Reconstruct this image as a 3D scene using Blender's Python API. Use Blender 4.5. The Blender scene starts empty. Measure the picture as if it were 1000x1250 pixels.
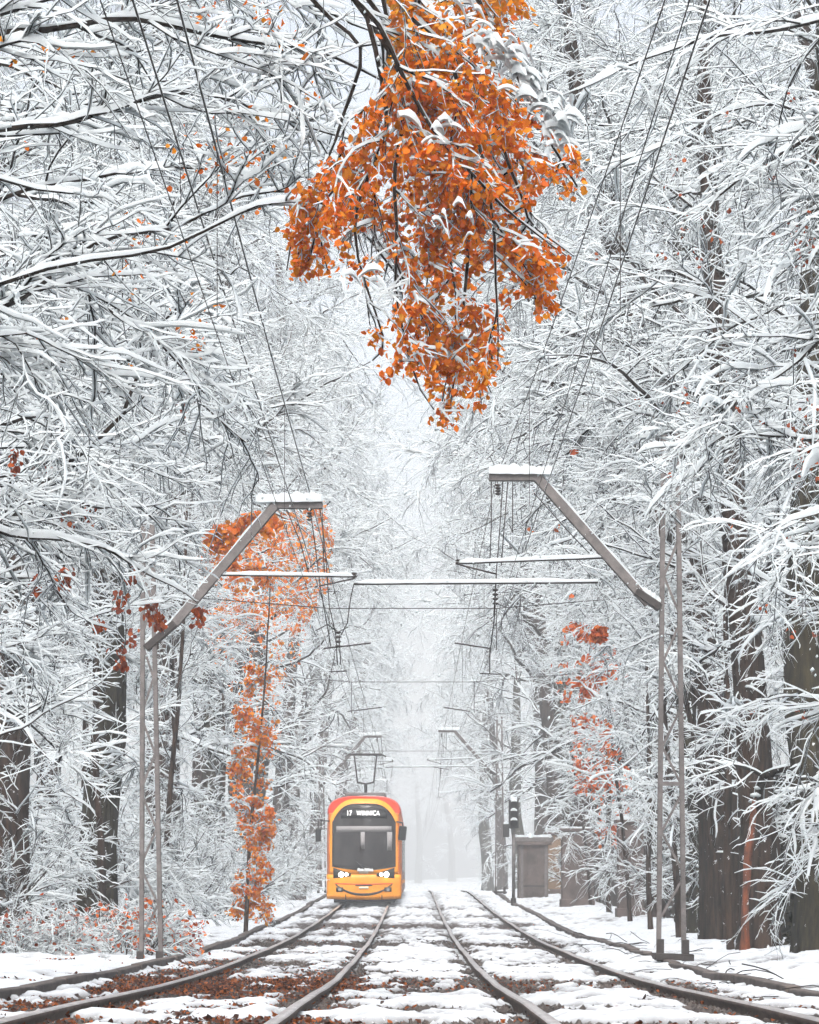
import bpy, math, random
import numpy as np
from mathutils import Vector, Matrix

# ------------------------------------------------------------------ camera, sky, sun, exposure
SC = bpy.context.scene
COL = SC.collection
HC = 1.2                       # camera height above the datum
FPX = 3000.0                   # focal length in pixels of a 1000 px wide frame
cam_d = bpy.data.cameras.new('camera')
cam = bpy.data.objects.new('camera', cam_d)
COL.objects.link(cam)
cam.location = (0, 0, HC)
cam.rotation_euler = (math.radians(90), 0, 0)
cam_d.sensor_fit = 'HORIZONTAL'
cam_d.sensor_width = 36
cam_d.lens = 36 * FPX / 1000
cam_d.shift_x = -0.004
cam_d.shift_y = 0.445
cam_d.clip_end = 3000
SC.camera = cam

SUN_EL, SUN_AZ = math.radians(54), math.radians(188)
world = bpy.data.worlds.new('World')
SC.world = world
world.use_nodes = True
nt = world.node_tree
bg = nt.nodes['Background']
sky = nt.nodes.new('ShaderNodeTexSky')
sky.sky_type = 'NISHITA'
sky.sun_disc = False
sky.sun_elevation = SUN_EL
sky.sun_rotation = SUN_AZ
sky.air_density = 1.0
sky.dust_density = 6.0
hs = nt.nodes.new('ShaderNodeHueSaturation')
hs.inputs['Saturation'].default_value = 0.42
nt.links.new(sky.outputs[0], hs.inputs['Color'])
nt.links.new(hs.outputs[0], bg.inputs['Color'])
bg.inputs['Strength'].default_value = 0.15
world.light_settings.distance = 0.3

sun_d = bpy.data.lights.new('sun', 'SUN')
sun_d.energy = 0.5
sun_d.angle = math.radians(25)
sun_d.color = (1.0, 0.97, 0.93)
sun = bpy.data.objects.new('sun', sun_d)
COL.objects.link(sun)
# Nishita: rotation 0 = +Y, growing clockwise seen from above
sd = Vector((math.sin(SUN_AZ) * math.cos(SUN_EL), math.cos(SUN_AZ) * math.cos(SUN_EL), math.sin(SUN_EL)))
sun.rotation_euler = sd.to_track_quat('Z', 'Y').to_euler()

SC.view_settings.view_transform = 'Standard'
SC.view_settings.look = 'None'
SC.view_settings.gamma = 1.0
SC.view_settings.use_curve_mapping = False
SC.view_settings.exposure = 1.22
SC.cycles.max_bounces = 4
SC.cycles.diffuse_bounces = 3
SC.cycles.glossy_bounces = 2
SC.cycles.transmission_bounces = 4
SC.cycles.volume_bounces = 1
SC.cycles.transparent_max_bounces = 4
SC.cycles.use_denoising = True
SC.cycles.use_adaptive_sampling = True
SC.cycles.adaptive_threshold = 0.06
SC.cycles.adaptive_min_samples = 24
SC.cycles.use_fast_gi = True
SC.cycles.fast_gi_method = 'REPLACE'
SC.cycles.ao_bounces_render = 1
SC.cycles.ao_bounces = 1
SC.cycles.caustics_reflective = False
SC.cycles.caustics_refractive = False

R = math.radians
rng = np.random.default_rng(11)


def at(x, y, d):
    """pixel of the 1000 x 1250 photograph at distance d -> world point"""
    return np.array([(x - 504) * d / FPX, d, HC - (y - 1070) * d / FPX])


def to_px(P):
    d = P[..., 1]
    return 504 + P[..., 0] * FPX / d, 1070 - (P[..., 2] - HC) * FPX / d


# ------------------------------------------------------------------ helpers: objects
def link(o, parent=None):
    COL.objects.link(o)
    if parent is not None:
        o.parent = parent
    return o


def tag(o, label=None, cat=None, group=None, kind=None):
    if label: o['label'] = label
    if cat: o['category'] = cat
    if group: o['group'] = group
    if kind: o['kind'] = kind
    return o


def empty(name, loc=(0, 0, 0), rz=0, s=1.0, label=None, cat=None, group=None):
    o = bpy.data.objects.new(name, None)
    o.empty_display_size = 0.2
    o.location = loc
    o.rotation_euler = (0, 0, rz)
    o.scale = (s, s, s)
    link(o)
    return tag(o, label, cat, group)


def np_mesh(name, V, quads=None, tris=None, smooth=True, mat=None, qmat=None):
    V = np.asarray(V, dtype=np.float32).reshape(-1, 3)
    q = np.zeros((0, 4), np.int32) if quads is None else np.asarray(quads, np.int32).reshape(-1, 4)
    t = np.zeros((0, 3), np.int32) if tris is None else np.asarray(tris, np.int32).reshape(-1, 3)
    me = bpy.data.meshes.new(name)
    me.vertices.add(len(V))
    me.vertices.foreach_set('co', V.ravel())
    nl = 4 * len(q) + 3 * len(t)
    me.loops.add(nl)
    me.loops.foreach_set('vertex_index', np.concatenate([q.ravel(), t.ravel()]).astype(np.int32))
    me.polygons.add(len(q) + len(t))
    me.polygons.foreach_set('loop_start', np.concatenate([np.arange(len(q)) * 4, 4 * len(q) + np.arange(len(t)) * 3]).astype(np.int32))
    if qmat is not None:
        me.polygons.foreach_set('material_index', np.asarray(qmat, np.int32))
    me.update(calc_edges=True)
    if smooth:
        me.polygons.foreach_set('use_smooth', np.ones(len(q) + len(t), bool))
    for m in (mat if isinstance(mat, (list, tuple)) else [mat]):
        if m is not None:
            me.materials.append(m)
    return me


class MB:
    """collects shapes; build() links them as one mesh object"""
    def __init__(self):
        self.v, self.f = [], []

    def add(self, vs, fs):
        b = len(self.v)
        self.v.extend([tuple(map(float, p)) for p in vs])
        self.f.extend([tuple(b + i for i in f) for f in fs])
        return self

    def box(self, c, s, rot=None):
        pts = [Vector((sx * s[0] / 2, sy * s[1] / 2, sz * s[2] / 2)) for sx in (-1, 1) for sy in (-1, 1) for sz in (-1, 1)]
        if rot is not None:
            pts = [rot @ p for p in pts]
        pts = [p + Vector(c) for p in pts]
        return self.add(pts, [(0, 1, 3, 2), (4, 6, 7, 5), (0, 4, 5, 1), (2, 3, 7, 6), (0, 2, 6, 4), (1, 5, 7, 3)])

    def bar(self, a, b, w, h=None, up=(0, 0, 1)):
        a, b = Vector(a), Vector(b)
        h = h or w
        T = (b - a).normalized()
        U = Vector(up)
        S = T.cross(U)
        if S.length < 1e-4:
            S = T.cross(Vector((0, 1, 0)))
        S.normalize()
        U = S.cross(T)
        pts = [p + S * sx * w / 2 + U * sz * h / 2 for p in (a, b) for sx, sz in ((-1, -1), (1, -1), (1, 1), (-1, 1))]
        return self.add(pts, [(3, 2, 1, 0), (4, 5, 6, 7), (0, 1, 5, 4), (1, 2, 6, 5), (2, 3, 7, 6), (3, 0, 4, 7)])

    def tube(self, pts, r, n=8, caps=True):
        pts = [Vector(p) for p in pts]
        rs = r if isinstance(r, (list, tuple)) else [r] * len(pts)
        vs, fs = [], []
        prev = None
        for i, p in enumerate(pts):
            T = (pts[min(i + 1, len(pts) - 1)] - pts[max(i - 1, 0)]).normalized()
            if prev is None:
                S = T.orthogonal().normalized()
            else:
                S = (prev - T * prev.dot(T)).normalized()
            prev = S
            U = T.cross(S)
            for k in range(n):
                a = 2 * math.pi * k / n
                vs.append(p + (S * math.cos(a) + U * math.sin(a)) * rs[i])
        for i in range(len(pts) - 1):
            for k in range(n):
                k2 = (k + 1) % n
                fs.append((i * n + k, i * n + k2, (i + 1) * n + k2, (i + 1) * n + k))
        if caps:
            fs.append(tuple(range(n - 1, -1, -1)))
            fs.append(tuple((len(pts) - 1) * n + k for k in range(n)))
        return self.add(vs, fs)

    def prism(self, outline, y0, y1):
        """outline in x, z; extruded along y"""
        n = len(outline)
        vs = [(x, y0, z) for x, z in outline] + [(x, y1, z) for x, z in outline]
        fs = [tuple(range(n)), tuple(range(2 * n - 1, n - 1, -1))]
        fs += [(i, i + n, (i + 1) % n + n, (i + 1) % n) for i in range(n)]
        return self.add(vs, fs)

    def build(self, name, mat, parent=None, smooth=False, bevel=0.0):
        me = bpy.data.meshes.new(name)
        me.from_pydata(self.v, [], self.f)
        me.update()
        if smooth:
            for p in me.polygons: p.use_smooth = True
        me.materials.append(mat)
        o = link(bpy.data.objects.new(name, me), parent)
        if bevel:
            m = o.modifiers.new('bevel', 'BEVEL')
            m.width = bevel
            m.segments = 2
            m.limit_method = 'ANGLE'
        return o


def obj(name, me, parent=None):
    return link(bpy.data.objects.new(name, me), parent)


def copy_tree(o, parent=None):
    c = o.copy()
    COL.objects.link(c)
    c.parent = parent
    for ch in list(o.children):
        copy_tree(ch, c)
    return c


# ------------------------------------------------------------------ helpers: materials
def mat(name, col, rough=0.7, metal=0.0, var=0.0, scale=8.0, bump=0.0, bscale=40.0, emit=None, estr=0.0, col2=None, spec=0.5, coord='Object', stretch=None, dab=0.0):
    m = bpy.data.materials.new(name)
    m.use_nodes = True
    n, l = m.node_tree.nodes, m.node_tree.links
    b = n['Principled BSDF']
    b.inputs['Base Color'].default_value = (*col, 1)
    b.inputs['Roughness'].default_value = rough
    b.inputs['Metallic'].default_value = metal
    b.inputs['Specular IOR Level'].default_value = spec
    tc = n.new('ShaderNodeTexCoord')
    src = tc.outputs[coord]
    if stretch:
        mp = n.new('ShaderNodeMapping')
        mp.inputs['Scale'].default_value = stretch
        l.new(src, mp.inputs['Vector'])
        src = mp.outputs[0]
    if var or col2:
        tx = n.new('ShaderNodeTexNoise')
        tx.inputs['Scale'].default_value = scale
        tx.inputs['Detail'].default_value = 6
        tx.inputs['Roughness'].default_value = 0.65
        l.new(src, tx.inputs['Vector'])
        rp = n.new('ShaderNodeValToRGB')
        rp.color_ramp.elements[0].position = 0.35
        rp.color_ramp.elements[1].position = 0.68
        c2 = col2 or tuple(min(1, c * (1 + var)) for c in col)
        c1 = col if col2 else tuple(c * (1 - var) for c in col)
        rp.color_ramp.elements[0].color = (*c1, 1)
        rp.color_ramp.elements[1].color = (*c2, 1)
        l.new(tx.outputs['Fac'], rp.inputs['Fac'])
        last = rp.outputs['Color']
        if dab:
            td = n.new('ShaderNodeTexNoise'); td.inputs['Scale'].default_value = 7; td.inputs['Detail'].default_value = 5; td.inputs['Roughness'].default_value = 0.7
            l.new(tc.outputs[coord], td.inputs['Vector'])
            rd = n.new('ShaderNodeValToRGB')
            rd.color_ramp.elements[0].position = dab; rd.color_ramp.elements[1].position = dab + 0.03
            l.new(td.outputs['Fac'], rd.inputs['Fac'])
            md = n.new('ShaderNodeMixRGB')
            md.inputs['Color2'].default_value = (0.8, 0.83, 0.86, 1)
            l.new(rd.outputs['Color'], md.inputs['Fac']); l.new(last, md.inputs['Color1'])
            last = md.outputs['Color']
        l.new(last, b.inputs['Base Color'])
    if bump:
        tb = n.new('ShaderNodeTexNoise')
        tb.inputs['Scale'].default_value = bscale
        tb.inputs['Detail'].default_value = 5
        l.new(src, tb.inputs['Vector'])
        bp = n.new('ShaderNodeBump')
        bp.inputs['Strength'].default_value = bump
        bp.inputs['Distance'].default_value = 0.02
        l.new(tb.outputs['Fac'], bp.inputs['Height'])
        l.new(bp.outputs['Normal'], b.inputs['Normal'])
    if emit:
        b.inputs['Emission Color'].default_value = (*emit, 1)
        b.inputs['Emission Strength'].default_value = estr
    return m


def leaf_mat(name, c_lo, c_mid, c_hi):
    m = bpy.data.materials.new(name)
    m.use_nodes = True
    n, l = m.node_tree.nodes, m.node_tree.links
    b = n['Principled BSDF']
    b.inputs['Roughness'].default_value = 0.55
    b.inputs['Specular IOR Level'].default_value = 0.3
    geo = n.new('ShaderNodeNewGeometry')
    oi = n.new('ShaderNodeObjectInfo')
    ad = n.new('ShaderNodeMath'); ad.operation = 'ADD'
    fr = n.new('ShaderNodeMath'); fr.operation = 'FRACT'
    l.new(geo.outputs['Random Per Island'], ad.inputs[0])
    l.new(oi.outputs['Random'], ad.inputs[1])
    l.new(ad.outputs[0], fr.inputs[0])
    rp = n.new('ShaderNodeValToRGB')
    e = rp.color_ramp.elements
    e[0].position, e[0].color = 0.0, (*c_lo, 1)
    e[1].position, e[1].color = 1.0, (*c_hi, 1)
    k = e.new(0.5); k.color = (*c_mid, 1)
    l.new(fr.outputs[0], rp.inputs['Fac'])
    l.new(rp.outputs['Color'], b.inputs['Base Color'])
    tr = n.new('ShaderNodeBsdfTranslucent')
    l.new(rp.outputs['Color'], tr.inputs['Color'])
    mx = n.new('ShaderNodeMixShader')
    mx.inputs[0].default_value = 0.6
    l.new(b.outputs[0], mx.inputs[1])
    l.new(tr.outputs[0], mx.inputs[2])
    l.new(mx.outputs[0], n['Material Output'].inputs['Surface'])
    return m


M = {}
M['snow'] = mat('snow', (0.79, 0.845, 0.865), 0.75, spec=0.2, bump=0.12, bscale=60, var=0.03, scale=3)
_n, _l = M['snow'].node_tree.nodes, M['snow'].node_tree.links
_tr = _n.new('ShaderNodeBsdfTranslucent'); _tr.inputs['Color'].default_value = (0.84, 0.91, 0.93, 1)
_ms = _n.new('ShaderNodeMixShader'); _ms.inputs[0].default_value = 0.5
_l.new(_n['Principled BSDF'].outputs[0], _ms.inputs[1]); _l.new(_tr.outputs[0], _ms.inputs[2]); _l.new(_ms.outputs[0], _n['Material Output'].inputs['Surface'])
M['twig'] = mat('twig_bark', (0.011, 0.008, 0.007), 0.85, var=0.4, scale=20, spec=0.2)
M['bark'] = mat('trunk_bark', (0.007, 0.005, 0.004), 0.9, col2=(0.062, 0.036, 0.024), scale=16, bump=1.0, bscale=18, spec=0.2, stretch=(1, 1, 0.14), dab=0.645)
M['bark_moss'] = mat('mossy_bark', (0.007, 0.005, 0.004), 0.9, col2=(0.045, 0.037, 0.017), scale=15, bump=1.0, bscale=18, spec=0.2, stretch=(1, 1, 0.14), dab=0.64)
M['bark_rust'] = mat('rusty_bark', (0.02, 0.012, 0.009), 0.9, col2=(0.13, 0.065, 0.04), scale=12, bump=0.9, bscale=18, spec=0.2, stretch=(1, 1, 0.16), dab=0.64)
M['leaf_orange'] = leaf_mat('orange_leaf', (0.80, 0.13, 0.002), (0.95, 0.23, 0.003), (0.98, 0.36, 0.006))
M['leaf_yellow'] = leaf_mat('yellow_leaf', (0.8, 0.2, 0.008), (0.92, 0.32, 0.012), (0.95, 0.45, 0.03))
M['leaf_bright'] = leaf_mat('bright_leaf', (0.9, 0.16, 0.003), (0.97, 0.26, 0.005), (1.0, 0.38, 0.01))
M['leaf_red'] = leaf_mat('red_leaf', (0.62, 0.085, 0.012), (0.82, 0.15, 0.015), (0.9, 0.24, 0.03))
M['leaf_brown'] = leaf_mat('brown_leaf', (0.25, 0.04, 0.012), (0.45, 0.075, 0.015), (0.6, 0.13, 0.02))
M['leaf_crimson'] = leaf_mat('crimson_leaf', (0.2, 0.012, 0.018), (0.32, 0.015, 0.02), (0.4, 0.04, 0.02))
M['steel'] = mat('galvanised_steel', (0.10, 0.09, 0.088), 0.65, 0.2, col2=(0.19, 0.17, 0.165), scale=9)
M['steel_dark'] = mat('dark_steel', (0.05, 0.042, 0.04), 0.6, 0.4, var=0.3, scale=14)
M['rail_top'] = mat('worn_rail', (0.5, 0.47, 0.46), 0.33, 0.55, var=0.25, scale=3)
M['rail_side'] = mat('rusty_rail', (0.09, 0.06, 0.045), 0.75, 0.2, var=0.4, scale=5)
M['wire'] = mat('wire', (0.03, 0.027, 0.026), 0.6, 0.3)
M['stone'] = mat('ballast_stone', (0.022, 0.017, 0.015), 0.85, col2=(0.095, 0.075, 0.065), scale=1.7, coord='Object')

# ------------------------------------------------------------------ numpy noise
def vnoise(x, y, seed=0):
    xi, yi = np.floor(x).astype(np.int64), np.floor(y).astype(np.int64)
    xf, yf = x - xi, y - yi
    u, v = xf * xf * (3 - 2 * xf), yf * yf * (3 - 2 * yf)

    def h(a, b):
        n = (a * 374761393 + b * 668265263 + seed * 1442695041) & 0x7fffffff
        n = ((n ^ (n >> 13)) * 1274126177) & 0x7fffffff
        return ((n ^ (n >> 16)) & 0xffff) / 65535.0
    return (h(xi, yi) * (1 - u) + h(xi + 1, yi) * u) * (1 - v) + (h(xi, yi + 1) * (1 - u) + h(xi + 1, yi + 1) * u) * v


def fbm(x, y, seed=0, oct=4):
    a, s, t = 0.5, 0.0, 0.0
    for i in range(oct):
        s = s + a * vnoise(x, y, seed + i)
        t += a
        x, y, a = x * 2.03 + 11.7, y * 2.03 + 5.1, a * 0.5
    return s / t


# ------------------------------------------------------------------ terrain profile along the line
PD = np.array([-60, 6, 14.4, 16.8, 20, 25.6, 32.7, 45, 56, 68, 80, 90, 99, 112, 130, 200, 300, 1500.])
PZ = np.array([0.5, 0.42, 0.335, 0.27, 0.19, 0.08, 0.03, -0.03, 0.03, 0.13, 0.27, 0.41, 0.52, 0.5, 0.3, -0.5, -1.0, -1.0])
_dd = np.arange(-60, 1500, 0.5)
_zz = np.interp(_dd, PD, PZ)
_k = np.exp(-0.5 * (np.arange(-12, 13) / 5.0) ** 2); _k /= _k.sum()
_zz = np.convolve(np.pad(_zz, 12, mode='edge'), _k, mode='valid')


def zline(d):
    return np.interp(d, _dd, _zz)


TRX = 1.52                     # track centres at +-TRX
RAILS = [-TRX - 0.7525, -TRX + 0.7525, TRX - 0.7525, TRX + 0.7525]


def bare(x, y):
    """0 = snow lies, 1 = bare ballast with litter"""
    n = fbm(x * 1.1 + 3, y * 0.42, 3, 5)
    fine = fbm(x * 7, y * 3.2, 9, 3)
    b = np.zeros_like(x)
    for c, w, a in ((14.0, 0.6, .42), (17.0, 0.8, .42), (19.6, 0.7, .36), (22.6, 1.3, .5), (25.0, 1.3, .62), (28.6, 0.8, .36), (33, 1.2, .42), (38, 1.2, .3), (43.5, 2.2, .6), (50, 1.2, .3), (57, 2.4, .6), (66, 1.6, .4), (76, 2, .3)):
        b = np.maximum(b, a * np.exp(-0.5 * ((y - c + 1.4 * (vnoise(x * 0.7, y * 0, 5) - .5)) / w) ** 2))
    left = np.clip((0.2 - x) / 2.5, 0, 1)
    b = b * (0.95 + 0.3 * left)
    b = b + 0.22 * left * np.exp(-0.5 * ((y - 24) / 8.0) ** 2)
    for r in RAILS:
        b = b + 0.22 * np.exp(-0.5 * ((np.abs(x - r) - 0.10) / 0.11) ** 2)
    edge = np.clip((3.25 - np.abs(x + 0.05)) / 0.5, 0, 1)
    b = b * edge
    v = b + (n - 0.5) * 0.8 + (fine - 0.5) * 1.1 + (fbm(x * 22, y * 12, 19, 2) - 0.5) * 0.5 * edge + (1 - edge) * np.clip(1.6 - np.abs(x) / 4.0, 0, 1) * ((fbm(x * 8, y * 4, 55, 3) - 0.5) * 1.3 - 0.02)
    return 1 / (1 + np.exp(-(v - 0.30) * 22))


def ground_z(x, y):
    z = zline(y)
    ax = np.abs(x)
    # shallow swale by the kerb, then the verge rises gently
    z = z + 0.10 * np.clip((ax - 3.3) / 1.5, 0, 1) + 0.05 * np.clip(ax - 5, 0, 30)
    z = z + 0.10 * (fbm(x * 0.35, y * 0.3, 21, 3) - 0.5) * np.clip((ax - 2.6) / 1.0, 0, 1)
    return z


# ground sheet
M['ground'] = bpy.data.materials.new('snowy_ground')
M['ground'].use_nodes = True
_n, _l = M['ground'].node_tree.nodes, M['ground'].node_tree.links
_b = _n['Principled BSDF']
_b.inputs['Roughness'].default_value = 0.8
_b.inputs['Specular IOR Level'].default_value = 0.2
_at = _n.new('ShaderNodeAttribute'); _at.attribute_name = 'bare'
_tc = _n.new('ShaderNodeTexCoord')
_nz = _n.new('ShaderNodeTexNoise'); _nz.inputs['Scale'].default_value = 22; _nz.inputs['Detail'].default_value = 8; _nz.inputs['Roughness'].default_value = 0.7
_l.new(_tc.outputs['Object'], _nz.inputs['Vector'])
_rp = _n.new('ShaderNodeValToRGB')
_rp.color_ramp.elements[0].position = 0.36; _rp.color_ramp.elements[0].color = (0.022, 0.015, 0.012, 1)
_rp.color_ramp.elements[1].position = 0.58; _rp.color_ramp.elements[1].color = (0.06, 0.042, 0.034, 1)
_e = _rp.color_ramp.elements.new(0.66); _e.color = (0.7, 0.72, 0.74, 1)
_l.new(_nz.outputs['Fac'], _rp.inputs['Fac'])
_mx = _n.new('ShaderNodeMixRGB')
_mx.inputs['Color1'].default_value = (0.47, 0.495, 0.51, 1)
_l.new(_at.outputs['Fac'], _mx.inputs['Fac'])
_l.new(_rp.outputs['Color'], _mx.inputs['Color2'])
_l.new(_mx.outputs['Color'], _b.inputs['Base Color'])
_bp = _n.new('ShaderNodeBump'); _bp.inputs['Strength'].default_value = 0.35; _bp.inputs['Distance'].default_value = 0.03
_n2 = _n.new('ShaderNodeTexNoise'); _n2.inputs['Scale'].default_value = 14; _n2.inputs['Detail'].default_value = 6
_l.new(_tc.outputs['Object'], _n2.inputs['Vector'])
_l.new(_n2.outputs['Fac'], _bp.inputs['Height'])
_l.new(_bp.outputs['Normal'], _b.inputs['Normal'])


def build_ground():
    xs = np.concatenate([[-900, -300, -120, -60, -35, -22, -15, -11, -9, -7.5, -6.5], np.arange(-5.6, -3.4, 0.09), np.arange(-3.4, 3.4, 0.055),
                         np.arange(3.4, 5.6, 0.09), [6.0, 6.5, 7.5, 9, 11, 15, 22, 35, 60, 120, 300, 900]])
    ys = np.concatenate([[-60, -30, -10, 0, 6, 10], np.arange(12, 34, 0.10), np.arange(34, 62, 0.2), np.arange(62, 104, 0.5),
                         np.arange(104, 150, 3), np.arange(150, 320, 12), [400, 600, 900, 1490]])
    X, Y = np.meshgrid(xs, ys)
    B = bare(X, Y) * (Y < 110) * (Y > 8)
    Z = ground_z(X, Y)
    lump = fbm(X * 4.0, Y * 2.2, 33, 4) + 0.8 * (fbm(X * 1.3, Y * 0.8, 35, 3) - 0.5)
    Z = Z + (1 - B) * (0.03 + 0.11 * (lump - 0.5)) - B * (0.02 + 0.03 * (fbm(X * 9, Y * 9, 41, 2) - .5))
    # hollow beside the rail heads, flangeway kept clear
    for r in RAILS:
        Z = Z - 0.045 * np.exp(-0.5 * ((X - r) / 0.10) ** 2)
    nx, ny = len(xs), len(ys)
    idx = np.arange(nx * ny).reshape(ny, nx)
    q = np.stack([idx[:-1, :-1], idx[:-1, 1:], idx[1:, 1:], idx[1:, :-1]], -1).reshape(-1, 4)
    me = np_mesh('ground', np.stack([X, Y, Z], -1), q, mat=M['ground'])
    a = me.attributes.new('bare', 'FLOAT', 'POINT')
    a.data.foreach_set('value', B.ravel().astype(np.float32))
    o = obj('ground', me)
    tag(o, 'snow covered ground with bare patches of dark ballast between the rails', kind='structure')
    return o


build_ground()

# ------------------------------------------------------------------ tracks
prof = [(-0.07, 0), (0.07, 0), (0.07, 0.012), (0.012, 0.03), (0.012, 0.11), (0.036, 0.125), (0.036, 0.15), (0.028, 0.16),
        (-0.028, 0.16), (-0.036, 0.15), (-0.036, 0.125), (-0.012, 0.11), (-0.012, 0.03), (-0.07, 0.012)]


def build_rail(x, parent):
    ys = np.concatenate([np.arange(4, 104, 0.8), np.arange(104, 300, 4)])
    n = len(prof)
    V, q = [], []
    wob = 0.006 * np.sin(ys * 0.7 + x * 3) + 0.004 * np.sin(ys * 1.9 + x)
    for i, y in enumerate(ys):
        z0 = float(zline(y)) - 0.085
        for (px_, pz_) in prof:
            V.append((x + px_ + wob[i], y, z0 + pz_))
    qm = []
    for i in range(len(ys) - 1):
        for k in range(n):
            k2 = (k + 1) % n
            q.append((i * n + k, i * n + k2, (i + 1) * n + k2, (i + 1) * n + k))
            qm.append(0 if k in (6, 7, 8) else 1)
    me = np_mesh('rail', V, q, smooth=False, mat=[M['rail_top'], M['rail_side']], qmat=qm)
    return obj('rail', me, parent)


def build_track(xc, label):
    t = empty('tram_track', (0, 0, 0), label=label, cat='track', group='tram tracks')
    build_rail(xc - 0.7525, t)
    build_rail(xc + 0.7525, t)
    return t


build_track(-TRX, 'steel tram track with the orange tram on it, curving to the lower left corner')
build_track(TRX, 'empty steel tram track beside the one the orange tram stands on')


def build_kerb(x0, label, seed):
    r = random.Random(seed)
    k = empty('kerb', (0, 0, 0), label=label, cat='kerb')
    k['kind'] = 'structure'
    y = 13.0
    i = 0
    while y < 99:
        L = 2.0 if y < 60 else 4.0
        x = x0 + 0.05 * math.sin(y * 0.21)
        m = MB()
        z = float(ground_z(np.array([x]), np.array([y + L / 2]))[0])
        zz0 = float(ground_z(np.array([x]), np.array([y]))[0]); zz1 = float(ground_z(np.array([x]), np.array([y + L]))[0])
        dz = r.uniform(0.02, 0.05)
        m.bar((x, y, zz0 + dz - 0.02), (x + r.uniform(-.02, .02), y + L - 0.03, zz1 + dz - 0.02 + r.uniform(-.015, .015)), 0.14, 0.16)
        m.build('kerb_stone', M['kerb'], k, bevel=0.015)
        y += L
        i += 1


M['kerb'] = mat('old_kerb', (0.045, 0.035, 0.03), 0.9, col2=(0.11, 0.09, 0.08), scale=3.2, bump=0.1)
build_kerb(3.3, 'old dark kerb half under snow along the empty track', 1)
build_kerb(-3.25, 'old dark kerb half under snow beside the leaf litter at the lower left', 2)

# ------------------------------------------------------------------ ballast stones and leaf litter
def scatter_stones():
    r = np.random.default_rng(5)
    N = 90000
    # denser near the camera
    u = r.random(N)
    y = 12.5 * (50 / 12.5) ** u
    x = r.uniform(-3.2, 3.2, N)
    keep = bare(x, y) > r.uniform(0.35, 0.9, N)
    for rl in RAILS:
        keep &= np.abs(x - rl) > 0.06
    x, y = x[keep][:19000], y[keep][:19000]
    n = len(x)
    z = ground_z(x, y) - 0.01
    oct_ = np.array([[1, 0, 0], [-1, 0, 0], [0, 1, 0], [0, -1, 0], [0, 0, 1], [0, 0, -1]], float)
    s = r.uniform(0.014, 0.034, n)
    V = oct_[None] * s[:, None, None] * r.uniform(0.6, 1.3, (n, 6, 1))
    V += r.normal(0, 0.007, V.shape)
    a = r.uniform(0, 6.28, n)
    ca, sa = np.cos(a)[:, None], np.sin(a)[:, None]
    V = np.stack([V[..., 0] * ca - V[..., 1] * sa, V[..., 0] * sa + V[..., 1] * ca, V[..., 2] * 0.8], -1)
    V += np.stack([x, y, z], -1)[:, None]
    F = np.array([[0, 2, 4], [2, 1, 4], [1, 3, 4], [3, 0, 4], [2, 0, 5], [1, 2, 5], [3, 1, 5], [0, 3, 5]])
    T = (F[None] + 6 * np.arange(n)[:, None, None]).reshape(-1, 3)
    o = obj('ballast_gravel', np_mesh('ballast_gravel', V, tris=T, smooth=False, mat=M['stone']))
    tag(o, 'dark wet ballast stones showing between the snow patches', 'gravel', kind='stuff')


scatter_stones()

LEAF = np.array([[0, 0, 0], [0.40, 0.28, 0.13], [0.36, 0.68, 0.06], [0, 1.0, -0.16], [-0.36, 0.68, 0.06], [-0.40, 0.28, 0.13]])
LEAF_Q = np.array([[0, 1, 2, 3], [0, 3, 4, 5]])


def leaf_verts(P, size, r, hang=0.7, flat=False):
    """leaf blades at the points P; hang = how far they droop; returns V [n,6,3]"""
    n = len(P)
    a = r.uniform(0, 2 * np.pi, n)
    if flat:
        tilt = r.normal(0, 0.35, n)
    else:
        tilt = -hang * np.pi / 2 + r.normal(0, 0.45, n)
    roll = r.normal(0, 0.6, n)
    yd = np.stack([np.cos(a) * np.cos(tilt), np.sin(a) * np.cos(tilt), np.sin(tilt)], -1)
    xd = np.stack([-np.sin(a), np.cos(a), np.zeros(n)], -1)
    zd = np.cross(xd, yd)
    x2 = xd * np.cos(roll)[:, None] + zd * np.sin(roll)[:, None]
    z2 = np.cross(x2, yd)
    L = LEAF[None] * np.array([1, 1, 1.0]) * r.uniform(0.8, 1.2, (n, 1, 3))
    V = (L[..., 0:1] * x2[:, None] + L[..., 1:2] * yd[:, None] + L[..., 2:3] * z2[:, None]) * np.asarray(size).reshape(-1, 1, 1)
    return V + P[:, None]


def leaf_mesh(name, P, size, r, m, hang=0.7, flat=False):
    V = leaf_verts(P, size, r, hang, flat)
    Q = (LEAF_Q[None] + 6 * np.arange(len(P))[:, None, None]).reshape(-1, 4)
    return np_mesh(name, V, Q, smooth=False, mat=m)


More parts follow.
